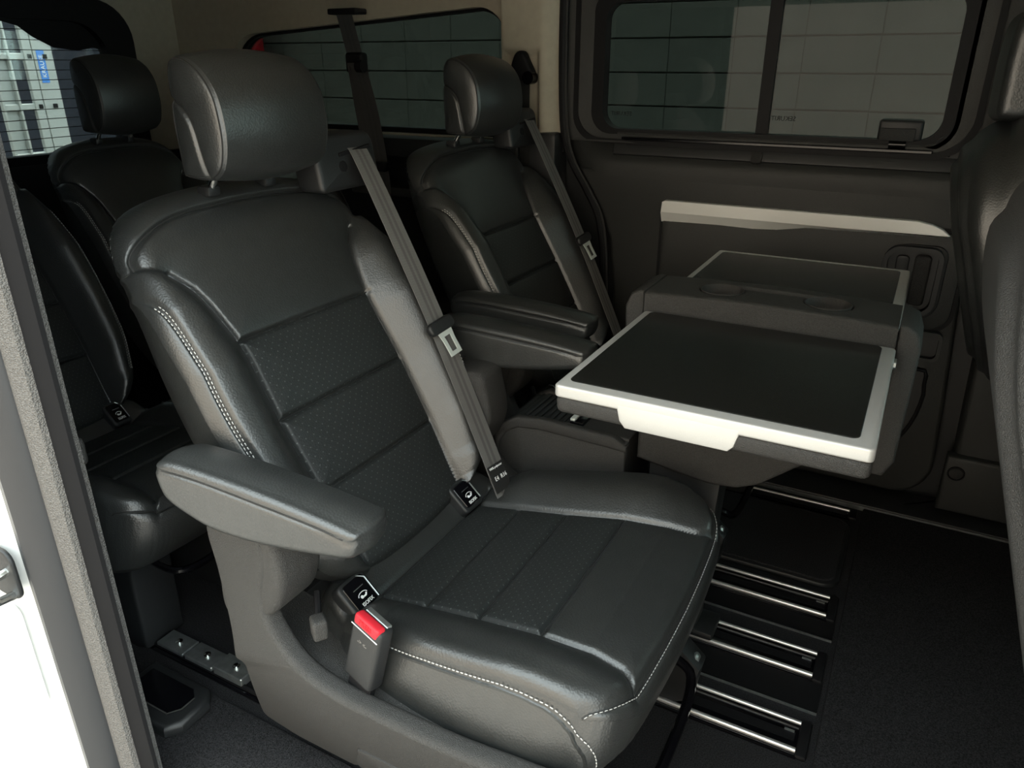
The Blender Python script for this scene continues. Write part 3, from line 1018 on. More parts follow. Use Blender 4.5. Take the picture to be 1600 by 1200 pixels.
def cush_low(O):
    Q = O.copy()
    f = np.clip(Q[:, 0] / 0.21, 0, 1)
    Q[:, 0] -= 0.045 * f ** 2
    Q[:, 1] *= 1.03
    return Q


C_HALF = C_OUT[(C_OUT[:, 1] > 0.12)]
C_HALF = C_HALF[np.argsort(C_HALF[:, 0])]
SIDE_SEAM = smooth_path([(-0.195, 0.02), (-0.10, 0.02), (0.0, 0.02), (0.07, 0.025), (0.115, 0.05), (0.148, 0.14), (0.168, 0.30), (0.178, 0.50), (0.181, 0.72), (0.179, 0.95)], 110)


def cush_wall(x, s, t, off=0.0015):
    y = np.interp(x, C_HALF[:, 0], C_HALF[:, 1])
    O = np.array([[x, y * s]])
    Ob = cush_low(O)
    e = 0.004
    tn = np.array([2 * e, np.interp(x + e, C_HALF[:, 0], C_HALF[:, 1]) - np.interp(x - e, C_HALF[:, 0], C_HALF[:, 1])])
    tn /= np.linalg.norm(tn)
    nr = np.array([-tn[1], tn[0] * s]) if True else None
    P = O * (1 - t) + Ob * t + nr * (0.012 * math.sin(PI * t) + off)
    z = cush_front(O * np.array([1, 1.0])) * (1 - t) + 0.275 * t
    return np.array([P[0, 0], P[0, 1], z[0] + (0.001 if t < 0.1 else 0)])


def cush_region(kd, x, y, t):
    ay = abs(y)
    if kd == 'back':
        return 'seat_cushion'
    if kd == 'side':
        return 'front_fascia' if x > np.interp(t, SIDE_SEAM[:, 1], SIDE_SEAM[:, 0]) and x > 0.08 else 'side_panel'
    if x > np.interp(ay, [0.0, 0.1, 0.2, 0.236, 0.258, 0.2745, 0.29], [0.200, 0.198, 0.192, 0.182, 0.168, 0.150, 0.13]):
        return 'front_fascia'
    if x < -0.256:
        return 'rear_roll'
    if ay > np.interp(x, C_X, C_CI):
        return 'bolster_%d' % (0 if y < 0 else 1)
    if x > 0.040:
        return 'thigh_panel'
    return 'insert_panel_%d' % (0 if x < -0.165 else (1 if x < -0.068 else 2))


# ---- headrest (side outline x, z; padded across y)
h_pts = [(-1.010, 0.992), (-0.995, 0.985), (-0.962, 0.984), (-0.942, 0.987), (-0.922, 1.004), (-0.911, 1.040), (-0.912, 1.080), (-0.921, 1.113),
         (-0.943, 1.141), (-0.972, 1.157), (-0.996, 1.157), (-1.010, 1.140), (-1.014, 1.090), (-1.013, 1.040)]
H_OUT = smooth_closed([(a + 0.40, b) for a, b in h_pts], 220)
H_SEAM = smooth_path([(-0.614, 1.100), (-0.590, 1.090), (-0.570, 1.068), (-0.560, 1.03), (-0.555, 0.986)], 30)


def head_front(P):
    do = dist(P, [np.vstack([H_OUT, H_OUT[:1]])])
    n = 0.112 + 0.012 * (1 - np.exp(-do / 0.018)) - 0.004 * np.exp(-(do / 0.004) ** 2)
    d = dist(P, [H_SEAM])
    return n - 0.004 * np.exp(-(d / 0.0035) ** 2) - 0.003 * np.exp(-d / 0.012)


def head_frame(a, b, n):
    return np.stack([a, -n, b], 1)


def head_region(kd, a, b, t):
    if kd == 'side':
        return 'headrest'
    s = 'side_panel_0' if kd == 'front' else 'side_panel_1'
    return s


# ---- armrest (side outline)
a_pts = [(-0.447, 0.645), (-0.440, 0.615), (-0.425, 0.598), (-0.385, 0.585), (-0.340, 0.578), (-0.27, 0.582), (-0.20, 0.593), (-0.135, 0.606), (-0.112, 0.613),
         (-0.104, 0.622), (-0.102, 0.641), (-0.112, 0.650), (-0.20, 0.659), (-0.30, 0.664), (-0.40, 0.664), (-0.435, 0.658)]
A_OUT = smooth_closed(a_pts, 200)
A_SEAM = smooth_path([(-0.447, 0.646), (-0.36, 0.650), (-0.25, 0.647), (-0.16, 0.643), (-0.102, 0.636)], 40)
A_SEAM2 = [(-0.119, 0.638), (-0.120, 0.612)]


def arm_front(P):
    do = dist(P, [np.vstack([A_OUT, A_OUT[:1]])])
    n = 0.0385 - rim(do, 0.014)
    d = dist(P, [A_SEAM])
    return n - 0.0028 * np.exp(-(d / 0.0028) ** 2) - 0.002 * np.exp(-d / 0.01)


def arm_region(kd, a, b, t):
    if b > np.interp(a, A_SEAM[:, 0], A_SEAM[:, 1]):
        return 'armrest_pad'
    return 'armrest'


def parts(res, root, mats, parent, ref=None, default=LEATHER):
    """main mesh = root part, the other regions its sub-parts"""
    main = None
    for k in [root] + [q for q in res if q != root]:
        v, f, uv, vn = res[k]
        nm = k.rsplit('_', 1)[0] if k[-1].isdigit() else k
        o = make(nm, v, f, mats.get(nm, default), parent if k == root else main, True, None, uv)
        o.data.normals_split_custom_set_from_vertices([tuple(map(float, q)) for q in vn])
        if k == root:
            main = o
    return main


def c_in(loop, d):
    L_ = np.asarray(loop, float)
    c = L_.mean(0)
    v = L_ - c
    return c + v * (1 - d / np.maximum(np.linalg.norm(v, axis=1), 1e-6))[:, None]


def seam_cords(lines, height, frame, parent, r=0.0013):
    """thin dark cord added in each groove to paint its shade as a crisp line"""
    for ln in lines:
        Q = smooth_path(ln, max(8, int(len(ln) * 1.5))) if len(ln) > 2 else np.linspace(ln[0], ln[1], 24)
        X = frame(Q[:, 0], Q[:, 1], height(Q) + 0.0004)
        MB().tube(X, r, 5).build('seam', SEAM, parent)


def build_seat(name, loc, label, cat):
    seat = empty(name, loc, label, cat)
    # backrest
    res = pillow(B_OUT, (0.0, 0.35), back_front, back_rear, back_frame, back_region, nrad=165, nside=12, nback=5, bulge=0.006,
                 low=lambda O: np.stack([O[:, 0] * 0.84, np.where(O[:, 1] > 0.6, O[:, 1] - 0.012, O[:, 1])], 1))
    ref = back_frame(np.array([0.0]), np.array([0.33]), np.array([-0.05]))[0]
    br = parts(res, 'backrest', {'insert_panel': PERF, 'backrest': PLASTIC_D}, seat, ref)
    mb = MB()
    for s in (-1, 1):
        for off in (0.0, 0.0055):
            Q = S4[12:] * np.array([s, 1]) + np.array([-s * off, 0]) - np.array([s * -0.004, 0])
            lim = np.interp(Q[:, 1], B_W, B_HW) - 0.006
            Q[:, 0] = np.clip(Q[:, 0], -lim, lim)
            n = back_front(Q) + 0.0022
            X = back_frame(Q[:, 0], Q[:, 1], n)
            nn = np.tile(np.array([BN[0] * 0.8, s * 0.5, BN[1] * 0.8]), (len(Q), 1))
            q = stitches(X, nn)
            mb.add(q.v, q.f)
    tag(mb.build('stitching', THREAD, br), 'pale grey double stitching', kind='stuff')
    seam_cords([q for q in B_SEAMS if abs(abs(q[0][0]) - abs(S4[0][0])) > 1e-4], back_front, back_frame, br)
    # cushion
    res = pillow(C_OUT, (-0.04, 0.0), cush_front, cush_back, lambda a, b, n: np.stack([a, b, n], 1), cush_region, nrad=140, nside=14, nback=4, bulge=0.012, low=cush_low)
    cu = parts(res, 'seat_cushion', {'insert_panel': PERF, 'seat_cushion': PLASTIC_D}, seat, (-0.04, 0, 0.33))
    mb = MB()
    for s in (-1, 1):
        X = np.vstack([cush_wall(x, s, t) for x, t in zip(*SIDE_SEAM.T)])
        mb2 = stitches(X, np.tile(np.array([0.2, s * 0.7, 0.6]), (len(X), 1)))
        mb.add(mb2.v, mb2.f)
        X2 = np.vstack([cush_wall(x - 0.010 * min(1, max(0, (x - 0.10) / 0.06)), s, t + 0.055 * (1 - t), -0.0022) for x, t in zip(*SIDE_SEAM.T)])
        MB().tube(X2, 0.0036, 6).build('piping', LEATHER, cu)
        Fr = C_FRONT * np.array([1, s])
        X = np.stack([Fr[:, 0] + 0.003, Fr[:, 1], cush_front(Fr) + 0.002], 1)
        mb2 = stitches(X, np.tile(np.array([0.6, 0, 0.7]), (len(X), 1)), r=0.0006)
        mb.add(mb2.v, mb2.f)
    tag(mb.build('stitching', THREAD, cu), 'pale grey stitching', kind='stuff')
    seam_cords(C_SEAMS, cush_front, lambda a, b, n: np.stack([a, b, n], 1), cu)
    # headrest
    res = pillow(H_OUT, (-0.56, 1.07), head_front, lambda P: -head_front(P), head_frame, head_region, nrad=46, nside=30, nback=40, bulge=0.010, power=1.2)
    hr = parts(res, 'headrest', {}, seat, (-0.56, 0, 1.07))
    for sg in (1, -1):
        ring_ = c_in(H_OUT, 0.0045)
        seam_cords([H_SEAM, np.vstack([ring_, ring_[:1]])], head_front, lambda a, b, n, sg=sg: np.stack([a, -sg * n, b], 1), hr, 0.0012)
    for y in (-0.062, 0.062):
        MB().cyl((-0.618, y, 0.955), (-0.590, y, 1.00), 0.0065).build('post', CHROME, hr)
        MB().box((-0.636, y - 0.013, 0.950), (-0.606, y + 0.013, 0.967), 0.005, 2).build('post_collar', PLASTIC_D, hr)
    # armrests
    for s in (-1, 1):
        res = pillow(A_OUT, (-0.27, 0.622), arm_front, lambda P: -arm_front(P), lambda a, b, n: np.stack([a, s * (0.3375 + n), b], 1), arm_region,
                     nrad=36, nside=14, nback=30, bulge=0.004)
        ar = parts(res, 'armrest', {}, seat, (-0.27, s * 0.3375, 0.622))
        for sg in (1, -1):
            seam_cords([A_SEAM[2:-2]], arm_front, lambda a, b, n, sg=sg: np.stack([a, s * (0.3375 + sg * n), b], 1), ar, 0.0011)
        MB().cyl((-0.395, s * 0.30, 0.60), (-0.395, s * 0.26, 0.60), 0.028, n=24).build('pivot', PLASTIC_D, ar)
    # base shell with its two side skirts
    body = MB().box((-0.43, -0.255, 0.09), (0.10, 0.255, 0.30), 0.02, 2)
    shell = body.build('base_shell', PLASTIC_D, seat)
    ridge = [(-0.405, 0.560), (-0.325, 0.575), (-0.300, 0.555), (-0.298, 0.510), (-0.312, 0.455), (-0.308, 0.412), (-0.280, 0.368), (-0.245, 0.344), (-0.200, 0.334), (-0.155, 0.331), (-0.02, 0.331), (0.09, 0.341), (0.150, 0.345), (0.172, 0.330),
             (0.172, 0.300), (0.15, 0.12), (0.13, 0.085), (-0.20, 0.080), (-0.24, 0.083), (-0.252, 0.074), (-0.37, 0.074), (-0.40, 0.080), (-0.440, 0.092), (-0.450, 0.11), (-0.430, 0.20), (-0.398, 0.33), (-0.400, 0.46)]
    rr = [tuple(p) for p in smooth_closed(ridge, 120)]
    for s in (-1, 1):
        def skirt(a, b, c, s=s):
            y = (0.340 if s < 0 else 0.318) - 0.30 * max(0.0, 0.315 - b) - c
            y -= 0.010 * min(1, max(0, 0.315 - b) / 0.03)
            return (a, s * y, b)
        sk_ = MB().prism(rr, 0.034, 0.012, 4, skirt).build('side_skirt', PLASTIC, seat, angle=50)
        post = [tuple(p) for p in smooth_closed([(-0.402, 0.40), (-0.400, 0.50), (-0.400, 0.585), (-0.36, 0.592), (-0.296, 0.592), (-0.282, 0.56), (-0.272, 0.50), (-0.285, 0.452), (-0.305, 0.425), (-0.34, 0.40)], 60)]
        MB().prism(post, 0.085, 0.012, 3, lambda a, b, c, s=s: (a, s * ((0.337 if s < 0 else 0.316) - c), b)).build('arm_post', PLASTIC, sk_, angle=50)
        relief = [tuple(p) for p in smooth_closed([(-0.22, 0.10), (-0.21, 0.165), (-0.19, 0.178), (0.08, 0.178), (0.10, 0.165), (0.10, 0.10), (-0.05, 0.095)], 50)]
        MB().prism(relief, 0.02, 0.006, 2, lambda a, b, c, s=s: (a, s * ((0.340 if s < 0 else 0.318) - 0.30 * (0.315 - b) - 0.010 + 0.008 - c), b), both=False).build('skirt_relief', PLASTIC, sk_, angle=50)
        MB().prism([(-0.39, 0.352), (-0.26, 0.330), (-0.20, 0.318), (-0.10, 0.312), (0.14, 0.31), (0.14, 0.28), (-0.39, 0.28)], 0.11, 0.003, 1, lambda a, b, c, s=s: (a, s * (0.31 - c), b)).build('ledge', PLASTIC, sk_)
    # isofix pockets
    for y, xi, zi in ((-0.196, -0.262, 0.378), (0.132, -0.268, 0.380)):
        root = basis((xi, y, zi), (0, 1, 0), (-0.72, 0, 0.69)) @ Matrix.Translation((0, 0, -0.006))
        fr_ = MB().prism(rrect(-0.031, 0.031, -0.028, 0.034, 0.010, 5), 0.024, 0.005, 3, lambda a, b, c, m_=root: tuple(m_ @ Vector((a, b, c - 0.0125))))
        iso = fr_.build('isofix_pocket', PLASTIC_D, seat)
        MB().prism(rrect(-0.023, 0.023, -0.020, 0.028, 0.006, 4), 0.004, 0.001, 1, lambda a, b, c, m_=root: tuple(m_ @ Vector((a, b, 0.0095 + c)))).build('pocket_flap', GLOSS, iso)
        MB().tube([tuple(root @ Vector(p)) for p in ((0.023, -0.018, 0.014), (0.023, 0.020, 0.014), (0.012, 0.029, 0.013))], 0.0012, 6).build('pocket_edge', STEEL, iso)
        MB().tube([tuple(root @ Vector(p)) for p in ((-0.010, 0.012, 0.0145), (0.012, 0.012, 0.0145))], 0.0007, 5).build('flap_hinge', STEEL, iso)
        text_mesh('pocket_print', 'ISOFIX', 0.0085, PRINT_W, iso, root @ Matrix.Translation((0.001, -0.014, 0.0142)))
        ic = MB()
        ic.tube([tuple(root @ Vector((0.001 + 0.010 * math.cos(t), -0.0015 + 0.0055 * math.sin(t), 0.0140))) for t in np.linspace(0.2, PI - 0.1, 12)], 0.0007, 5)
        ic.lathe([(0.0028, 0), (0.0028, 0.0006), (0.001, 0.0008)], tuple(root @ Vector((-0.003, -0.003, 0.0136))), tuple(root.to_3x3() @ Vector((0, 0, 1))), 10)
        ic.tube([tuple(root @ Vector(p)) for p in ((-0.001, -0.004, 0.0140), (0.005, -0.004, 0.0140), (0.008, -0.001, 0.0140))], 0.0016, 5)
        ic.build('pocket_symbol', PRINT_W, iso)
    # buckle
    bm_ = basis((-0.165, -0.296, 0.392), (0.95, -0.22, -0.16), (0.22, 0.10, 0.95)) @ Matrix.Scale(1.15, 4)
    R_ = lambda a, b, c: tuple(bm_ @ Vector((a, b, c)))
    bk = MB().box((-0.025, -0.045, -0.013), (0.025, 0.048, 0.013), 0.007, 3, R_).build('buckle', PLASTIC_D, seat)
    MB().box((-0.0215, 0.036, -0.001), (0.0215, 0.0515, 0.0135), 0.004, 3, R_).build('release_button', RED, bk)
    MB().box((-0.020, 0.040, -0.0115), (0.020, 0.0490, -0.003), 0.001, 1, R_).build('tongue_slot', STEEL, bk)
    MB().tube([R_(-0.0235, 0.035, 0.0132), R_(0.0235, 0.035, 0.0132)], 0.0007, 6).build('button_trim', PRINT_W, bk)
    MB().box((-0.020, -0.075, -0.006), (0.020, -0.044, 0.006), 0.002, 1, R_).build('buckle_stalk', BLACK, bk)
    text_mesh('press_print', 'PRESS', 0.009, mat('red_print', (0.45, 0.01, 0.02), 0.5), bk, bm_ @ Matrix.Translation((0, 0.0445, 0.0138)))
    text_mesh('buckle_print', '-> <-', 0.008, mat('grey_print', (0.16, 0.15, 0.14), 0.6), bk, bm_ @ Matrix.Translation((0, 0.018, 0.0133)))
    # recline lever
    lv = MB().tube([(-0.285, -0.262, 0.425), (-0.255, -0.296, 0.400)], 0.005, 8).build('recline_lever', BLACK, seat)
    lb = basis((-0.250, -0.300, 0.402), (0.80, -0.55, 0), (0, 0, 1))
    MB().box((-0.013, -0.017, -0.011), (0.013, 0.017, 0.011), 0.005, 3, lambda a, b, c: tuple(lb @ Vector((a, b, c)))).build('lever_knob', PLASTIC, lv)
    # belt guide on the shoulder, strap, tongue
    g = lambda y, w, n: tuple(back_frame(np.array([y]), np.array([w]), np.array([n]))[0])
    gm = MB().prism(rrect(0.130, 0.300, 0.930, 1.030, [0.01, 0.03, 0.024, 0.022], 5), 0.062, 0.012, 3, lambda a, b, c: (-0.545 - c - (b - 0.9) * 0.18, a, b))
    gd = gm.build('belt_guide', PLASTIC_D, seat)
    MB().box((0.190, 0.994, 0.0), (0.280, 1.001, 0.004), 0.001, 1, lambda a, b, c: (-0.5445 + c - (b - 0.9) * 0.18, a, b + (a - 0.235) * 0.10)).build('guide_slot', BLACK, gd)
    MB().lathe([(0.010, 0), (0.010, 0.003), (0.006, 0.004), (0.001, 0.003)], (-0.559, 0.196, 0.972), (1, 0, 0.18), 16).build('guide_screw', BLACK, gd)
    e0, e1 = np.array([-0.549, 0.242, 0.985]), np.array(g(0.186, -0.02, 0.052))
    path = [(-0.566, 0.243, 1.000), tuple(e0)] + [tuple(e0 + (e1 - e0) * k + np.array([BN[0], 0, BN[1]]) * 0.010 * math.sin(PI * k)) for k in (0.25, 0.5, 0.75, 1.0)]
    bpt = lambda k: e0 + (e1 - e0) * k + np.array([BN[0], 0, BN[1]]) * 0.010 * math.sin(PI * k)
    sb = MB().ribbon(path, [(0.0, 1.0, 0.0)] * 2 + [(0.1, 1.0, -0.05)] * 4, 0.050).build('seat_belt', BELT, seat)
    cb = basis(tuple(bpt(0.50) + np.array([BN[0], 0, BN[1]]) * 0.004), (0.05, 1, 0.10), (BT[0], 0, BT[1]))
    Q_ = lambda a, b, c: tuple(cb @ Vector((a, b, c)))
    grip = MB().prism(rrect(-0.037, 0.037, -0.013, 0.013, 0.012, 5), 0.014, 0.005, 3, lambda a, b, c: Q_(a, b, c - 0.005)).build('tongue_grip', PLASTIC_D, sb)
    MB().ring([(-0.020, -0.012), (0.020, -0.012), (0.017, -0.030), (0.0165, -0.062), (-0.0165, -0.062), (-0.017, -0.030)],
              [(-0.010, -0.022), (0.010, -0.022), (0.009, -0.032), (0.0085, -0.054), (-0.0085, -0.054), (-0.009, -0.032)], 0.003, 0.006, lambda a, b, d: Q_(a, b, d)).build('tongue', TONGUE, grip, angle=30)
    lb2 = basis(tuple(bpt(0.93) + np.array([BN[0], 0, BN[1]]) * 0.0012), (0.1, 1, -0.05), tuple(e0 - e1))
    MB().box((-0.024, -0.020, -0.0002), (0.024, 0.034, 0.0012), 0, 1, lambda a, b, c: tuple(lb2 @ Vector((a, b - 0.02, c)))).build('belt_label', mat('black_label', (0.012, 0.012, 0.012), 0.6), sb)
    text_mesh('label_print', '100% polyester', 0.0065, PRINT_W, sb, lb2 @ Matrix.Translation((0, 0.008, 0.0014)))
    text_mesh('label_symbols', 'E4  R16', 0.012, PRINT_W, sb, lb2 @ Matrix.Translation((0.004, -0.014, 0.0014)))
    # legs down to the rails, adjuster bar
    for y in (-0.18, 0.21):
        lg = MB().prism([(-0.42, 0.012), (0.16, 0.012), (0.19, 0.03), (0.20, 0.11), (0.10, 0.20), (-0.40, 0.20)], 0.05, 0.008, 2, lambda a, b, c, y=y: (a, y - 0.025 + c, b)).build('rail_leg', PLASTIC_D, seat)
        MB().lathe([(0.012, 0), (0.012, 0.004), (0.008, 0.008), (0.001, 0.008)], (0.185, y + 0.0, 0.115), (1, 0, 0.3), 12).build('leg_bolt', STEEL, lg)
    bar = smooth_path([(0.05, -0.16, 0.16), (0.17, -0.15, 0.15), (0.20, -0.12, 0.13), (0.205, 0.0, 0.12), (0.20, 0.12, 0.13), (0.17, 0.15, 0.15), (0.05, 0.16, 0.16)], 50)
    MB().tube(bar, 0.009, 10).build('adjuster_bar', GLOSS, seat)
    return seat


seat_a = build_seat('captain_seat', (-0.40, 0.92, 0.0),
                    'black leather captain seat beside the open doorway with a red buckle and grey belt', 'seat')
seat_b = copy_tree(seat_a)
seat_b.location = (-0.463, 1.755, 0.0)
for ch in list(seat_b.children):
    if ch.name.split('.')[0] in ('armrest', 'side_skirt') and ch.data.vertices[0].co.y > 0.1:      # outboard side of this seat has neither
        for g_ in list(ch.children):
            bpy.data.objects.remove(g_)
        bpy.data.objects.remove(ch)
seat_b['label'] = 'black leather captain seat against the far door, under the cream pillar'

# ---- third row
ROW3 = 'black leather rear bench seats in the third row'
rear_labels = ('black leather rear seat close behind the door pillar, bolster touching the middle rear seat',
               'black leather middle rear seat whose headrest stands before the ladder in the rear window',
               'black leather rear seat behind the far captain seat, below the quarter window')
SKIP = ('armrest', 'side_skirt', 'base_shell', 'buckle', 'recline_lever', 'adjuster_bar', 'rail_leg', 'belt_guide', 'seat_belt')
for (y, lab) in zip((0.87, 1.344, 1.818), rear_labels):
    s3 = copy_tree(seat_a, None, SKIP)
    s3.name = 'rear_seat'
    s3.location = (-1.32, y, 0.0)
    s3.scale = (1.0, 0.755, 1.0)
    s3['label'] = lab
    s3['category'] = 'seat'
    s3['group'] = ROW3
    for ch in list(s3.children):
        if ch.name.split('.')[0] == 'seat_cushion':
            for g_ in list(ch.children):
                if g_.name.split('.')[0] in ('stitching', 'piping'):
                    bpy.data.objects.remove(g_)
    for yy in (-0.20, 0.10):
        pd = [(-0.30, 0.0), (0.02, 0.0), (0.055, 0.03), (0.06, 0.18), (0.075, 0.235), (0.12, 0.28), (-0.36, 0.28), (-0.32, 0.12)]
        pd = [tuple(p) for p in smooth_closed(pd, 50)]
        MB().prism(pd, 0.13, 0.018, 3, lambda a, b, c, yy=yy: (a, yy + c, b + 0.002)).build('pedestal', PLASTIC_D, s3)
    MB().tube(smooth_path([(0.02, -0.16, 0.25), (0.13, -0.13, 0.205), (0.15, 0.0, 0.20), (0.13, 0.13, 0.205), (0.02, 0.16, 0.25)], 30), 0.008, 8).build('adjuster_bar', GLOSS, s3)

# ---- front row seats (seen from behind)
FT = np.array([-0.30, 0.954])
FN = np.array([0.954, 0.30])
f_half = [(0, -0.03), (0.08, -0.028), (0.15, 0.0), (0.205, 0.06), (0.238, 0.14), (0.250, 0.30), (0.250, 0.40), (0.243, 0.48), (0.225, 0.545), (0.190, 0.605), (0.14, 0.645), (0.08, 0.662), (0, 0.665)]
F_OUT = smooth_closed(mirror_half(f_half), 260)


def fseat_back(P):          # the visible rear face
    do = dist(P, [np.vstack([F_OUT, F_OUT[:1]])])
    n = 0.0 - rim(do, np.interp(P[:, 1], [0.0, 0.5, 0.66], [0.030, 0.030, 0.060]))
    st = lambda d0, h, s: h / (1 + np.exp(-(do - d0) / s))
    n = n + st(0.030, 0.012, 0.0018) + st(0.062, 0.014, 0.003)
    return n - 0.9 * np.clip(P[:, 1] - 0.50, 0, 1) ** 2


def fseat_region(kd, y, w, t):
    if kd == 'front':
        return 'back_shell' if True else ''
    return 'backrest'


def front_seat(loc, label, kf=1.0, shell_mat=None):
    global F_OUT
    F_OUT = smooth_closed(mirror_half([(a, 0.665 - (0.665 - b) * kf + (0.045 * max(0, b / 0.665) if kf == 1.0 else 0)) for a, b in f_half]), 260)
    o = empty('front_seat', loc, label, 'seat')
    fr = lambda y, w, n: np.stack([0.246 + FT[0] * w - FN[0] * n, y, 0.39 + FT[1] * w - FN[1] * n], 1)
    res = pillow(F_OUT, (0, 0.665 - 0.365 * kf), fseat_back, lambda P: np.interp(np.abs(P[:, 0]), [0, 0.15, 0.22, 0.26], [-0.12, -0.12, -0.15, -0.14]), fr, fseat_region, nrad=60, nside=14, nback=14, bulge=0.012)
    b = parts(res, 'backrest', {'back_shell': shell_mat or PLASTIC}, o, (0.246 + FT[0] * 0.3 + 0.06, 0, 0.39 + 0.286))
    hp = smooth_closed([(x + 1.110, z + 0.07) for x, z in h_pts], 120)
    hres = pillow(hp, (0.150, 1.14), lambda P: 0.115 - rim(dist(P, [np.vstack([hp, hp[:1]])]), 0.02), lambda P: -0.115 + rim(dist(P, [np.vstack([hp, hp[:1]])]), 0.02), head_frame,
                  lambda *a: 'headrest', nrad=20, nside=20, nback=18, bulge=0.008)
    h = parts(hres, 'headrest', {}, o, (0.150, 0, 1.14))
    for y in (-0.06, 0.06):
        MB().cyl((0.125, y, 0.97), (0.135, y, 1.08), 0.0065).build('post', CHROME, h)
    MB().box((0.30, -0.22, 0.26), (0.80, 0.22, 0.42), 0.04, 4).build('seat_cushion', LEATHER, o)
    MB().box((0.44, -0.16, 0.011), (0.78, 0.16, 0.27), 0.02, 2).build('seat_base', PLASTIC_D, o)
    return o


fs_a = front_seat((0.022, 0.86, 0.0), 'front seat with a grey hard back shell, beside the open doorway')
fs_b = front_seat((-0.012, 1.775, 0.0), 'front seat next to the far door, with a headrest by the window post', 0.72, LEATHER)
MB().box((0.205, 2.062, 1.03), (0.245, 2.10, 1.16), 0.012, 3).build('belt_height_adjuster', GLOSS, trim_1)

# ---- folding table on the centre rail
TX = -0.20
table = empty('folding_table', (TX, CY, 0.0), 'folding centre table with black leaves in silver frames, both opened out', 'table')


def leaf(sgn):
    f = lambda a, b, c: (a, sgn * b, c)
    # frame and lip
    x0, x1, y0, y1 = -0.207, 0.208, 0.079, 0.466
    mb = MB().prism(rrect(x0, x1, y0, y1, 0.008, 4), 0.019, 0.0035, 3, lambda a, b, c: f(a, b, 0.716 + c))
    fr = mb.build('leaf_frame', SILVER, table)
    MB().prism(rrect(x0 + 0.013, x1 - 0.020, y0 + 0.004, y1 - 0.021, 0.011, 5), 0.003, 0.0008, 1, lambda a, b, c: f(a, b, 0.7331 + c)).build('leaf_surface', TABLETOP, fr)
    ub = [tuple(p) for p in rrect(x0 + 0.001, x1 - 0.001, y0 + 0.004, y1 - 0.001, 0.010, 4)]
    MB().prism(ub, 0.026, 0.007, 3, lambda a, b, c: f(a, b - 0.004 * (0.716 - (0.690 + c)) / 0.026, 0.690 + c)).build('leaf_underside', PLASTIC, fr)
    lip = [(-0.115, 0.726), (-0.1085, 0.700), (-0.100, 0.690), (0.040, 0.690), (0.047, 0.698), (0.055, 0.726)]
    MB().prism(lip, 0.05, 0.004, 2, lambda a, b, c: f(a, y1 + 0.0005 - c, b), both=False).build('grip_lip', SILVER, fr)
    MB().cyl(f(x1 + 0.004, y0 + 0.012, 0.712), f(x1 - 0.010, y0 + 0.012, 0.712), 0.009, n=16).build('hinge', STEEL, fr)
    return fr


leaf(-1)
leaf(1)
# spine with cup holders: height field
NX, NY = 380, 120
sx0, sx1, sy = -0.212, 0.205, 0.070
v, f = [], []
for j in range(NY):
    for i in range(NX):
        x = sx0 + (sx1 - sx0) * i / (NX - 1)
        y = -sy + 2 * sy * j / (NY - 1)
        z = 0.772 - 0.006 * (abs(x) / 0.21) ** 2
        e = max(0, abs(y) - (sy - 0.012)) / 0.012
        z -= 0.006 * (1 - math.sqrt(max(0, 1 - e * e)))
        for cx, r, dp in ((-0.088, 0.038, 0.045), (0.092, 0.038, 0.045)):
            d = math.hypot(x - cx, y + 0.005) - r
            z -= dp / (1 + math.exp(max(-30, min(30, d / 0.0007))))
        d = max(abs(y - 0.022) - 0.010, abs(x - 0.002) - 0.085)
        inb = min(math.hypot(x + 0.088, y + 0.005), math.hypot(x - 0.092, y + 0.005)) < 0.038
        if not inb:
            z -= 0.008 / (1 + math.exp(max(-30, min(30, d / 0.0007))))
        v.append((x, y, z))
for j in range(NY - 1):
    for i in range(NX - 1):
        a = j * NX + i
        f.append((a, a + 1, a + NX + 1, a + NX))
base = len(v)
edge = [j * NX for j in range(NY)][::-1] + [i for i in range(1, NX)] + [j * NX + NX - 1 for j in range(1, NY)] + [(NY - 1) * NX + i for i in range(NX - 1)][::-1]
edge = edge[:-1]
for k in edge:
    v.append((v[k][0], v[k][1], 0.700))
for k in range(len(edge)):
    k2 = (k + 1) % len(edge)
    f.append((edge[k], base + k, base + k2, edge[k2]))
spine = make('spine', v, f, PLASTIC, table, True, 50)
for cx in (-0.088, 0.092):
    MB().tube([(cx, -0.005, 0.724), (cx, -0.005, 0.7705)], 0.0372, 40, caps=False).build('cup_well', PLASTIC, spine)
    MB().tube([(cx + 0.038 * math.cos(t), -0.005 + 0.038 * math.sin(t), 0.7722 - 0.006 * (cx / 0.21) ** 2) for t in np.linspace(0, 2 * PI, 49)[:-1]], 0.0011, 5, closed=True).build('cup_rim', PLASTIC, spine)
MB().box((sx0, -sy + 0.002, 0.60), (sx1, sy - 0.002, 0.70)).build('spine_core', PLASTIC_D, table)
for sgn, x in ((1, 0.207), (-1, -0.214)):
    low = 0.500 if sgn > 0 else 0.66
    ap = [(x, low), (x + sgn * 0.020, low), (x + sgn * 0.034, low + 0.03), (x + sgn * 0.036, 0.735), (x + sgn * 0.026, 0.760), (x + sgn * 0.010, 0.768), (x, 0.768)]
    MB().prism(ap, 0.136, 0.010, 3, lambda a, b, c: (a, -0.068 + c, b)).build('end_arm', PLASTIC, table, angle=50)
bod = [tuple(p) for p in ((-0.205, 0.70), (-0.205, 0.428), (-0.10, 0.412), (-0.055, 0.408), (-0.01, 0.412), (0.03, 0.430), (0.10, 0.49), (0.19, 0.60), (0.20, 0.70))]
MB().prism(bod, 0.150, 0.008, 3, lambda a, b, c: (a, -0.075 + c, b)).build('table_body', PLASTIC, table, angle=50)
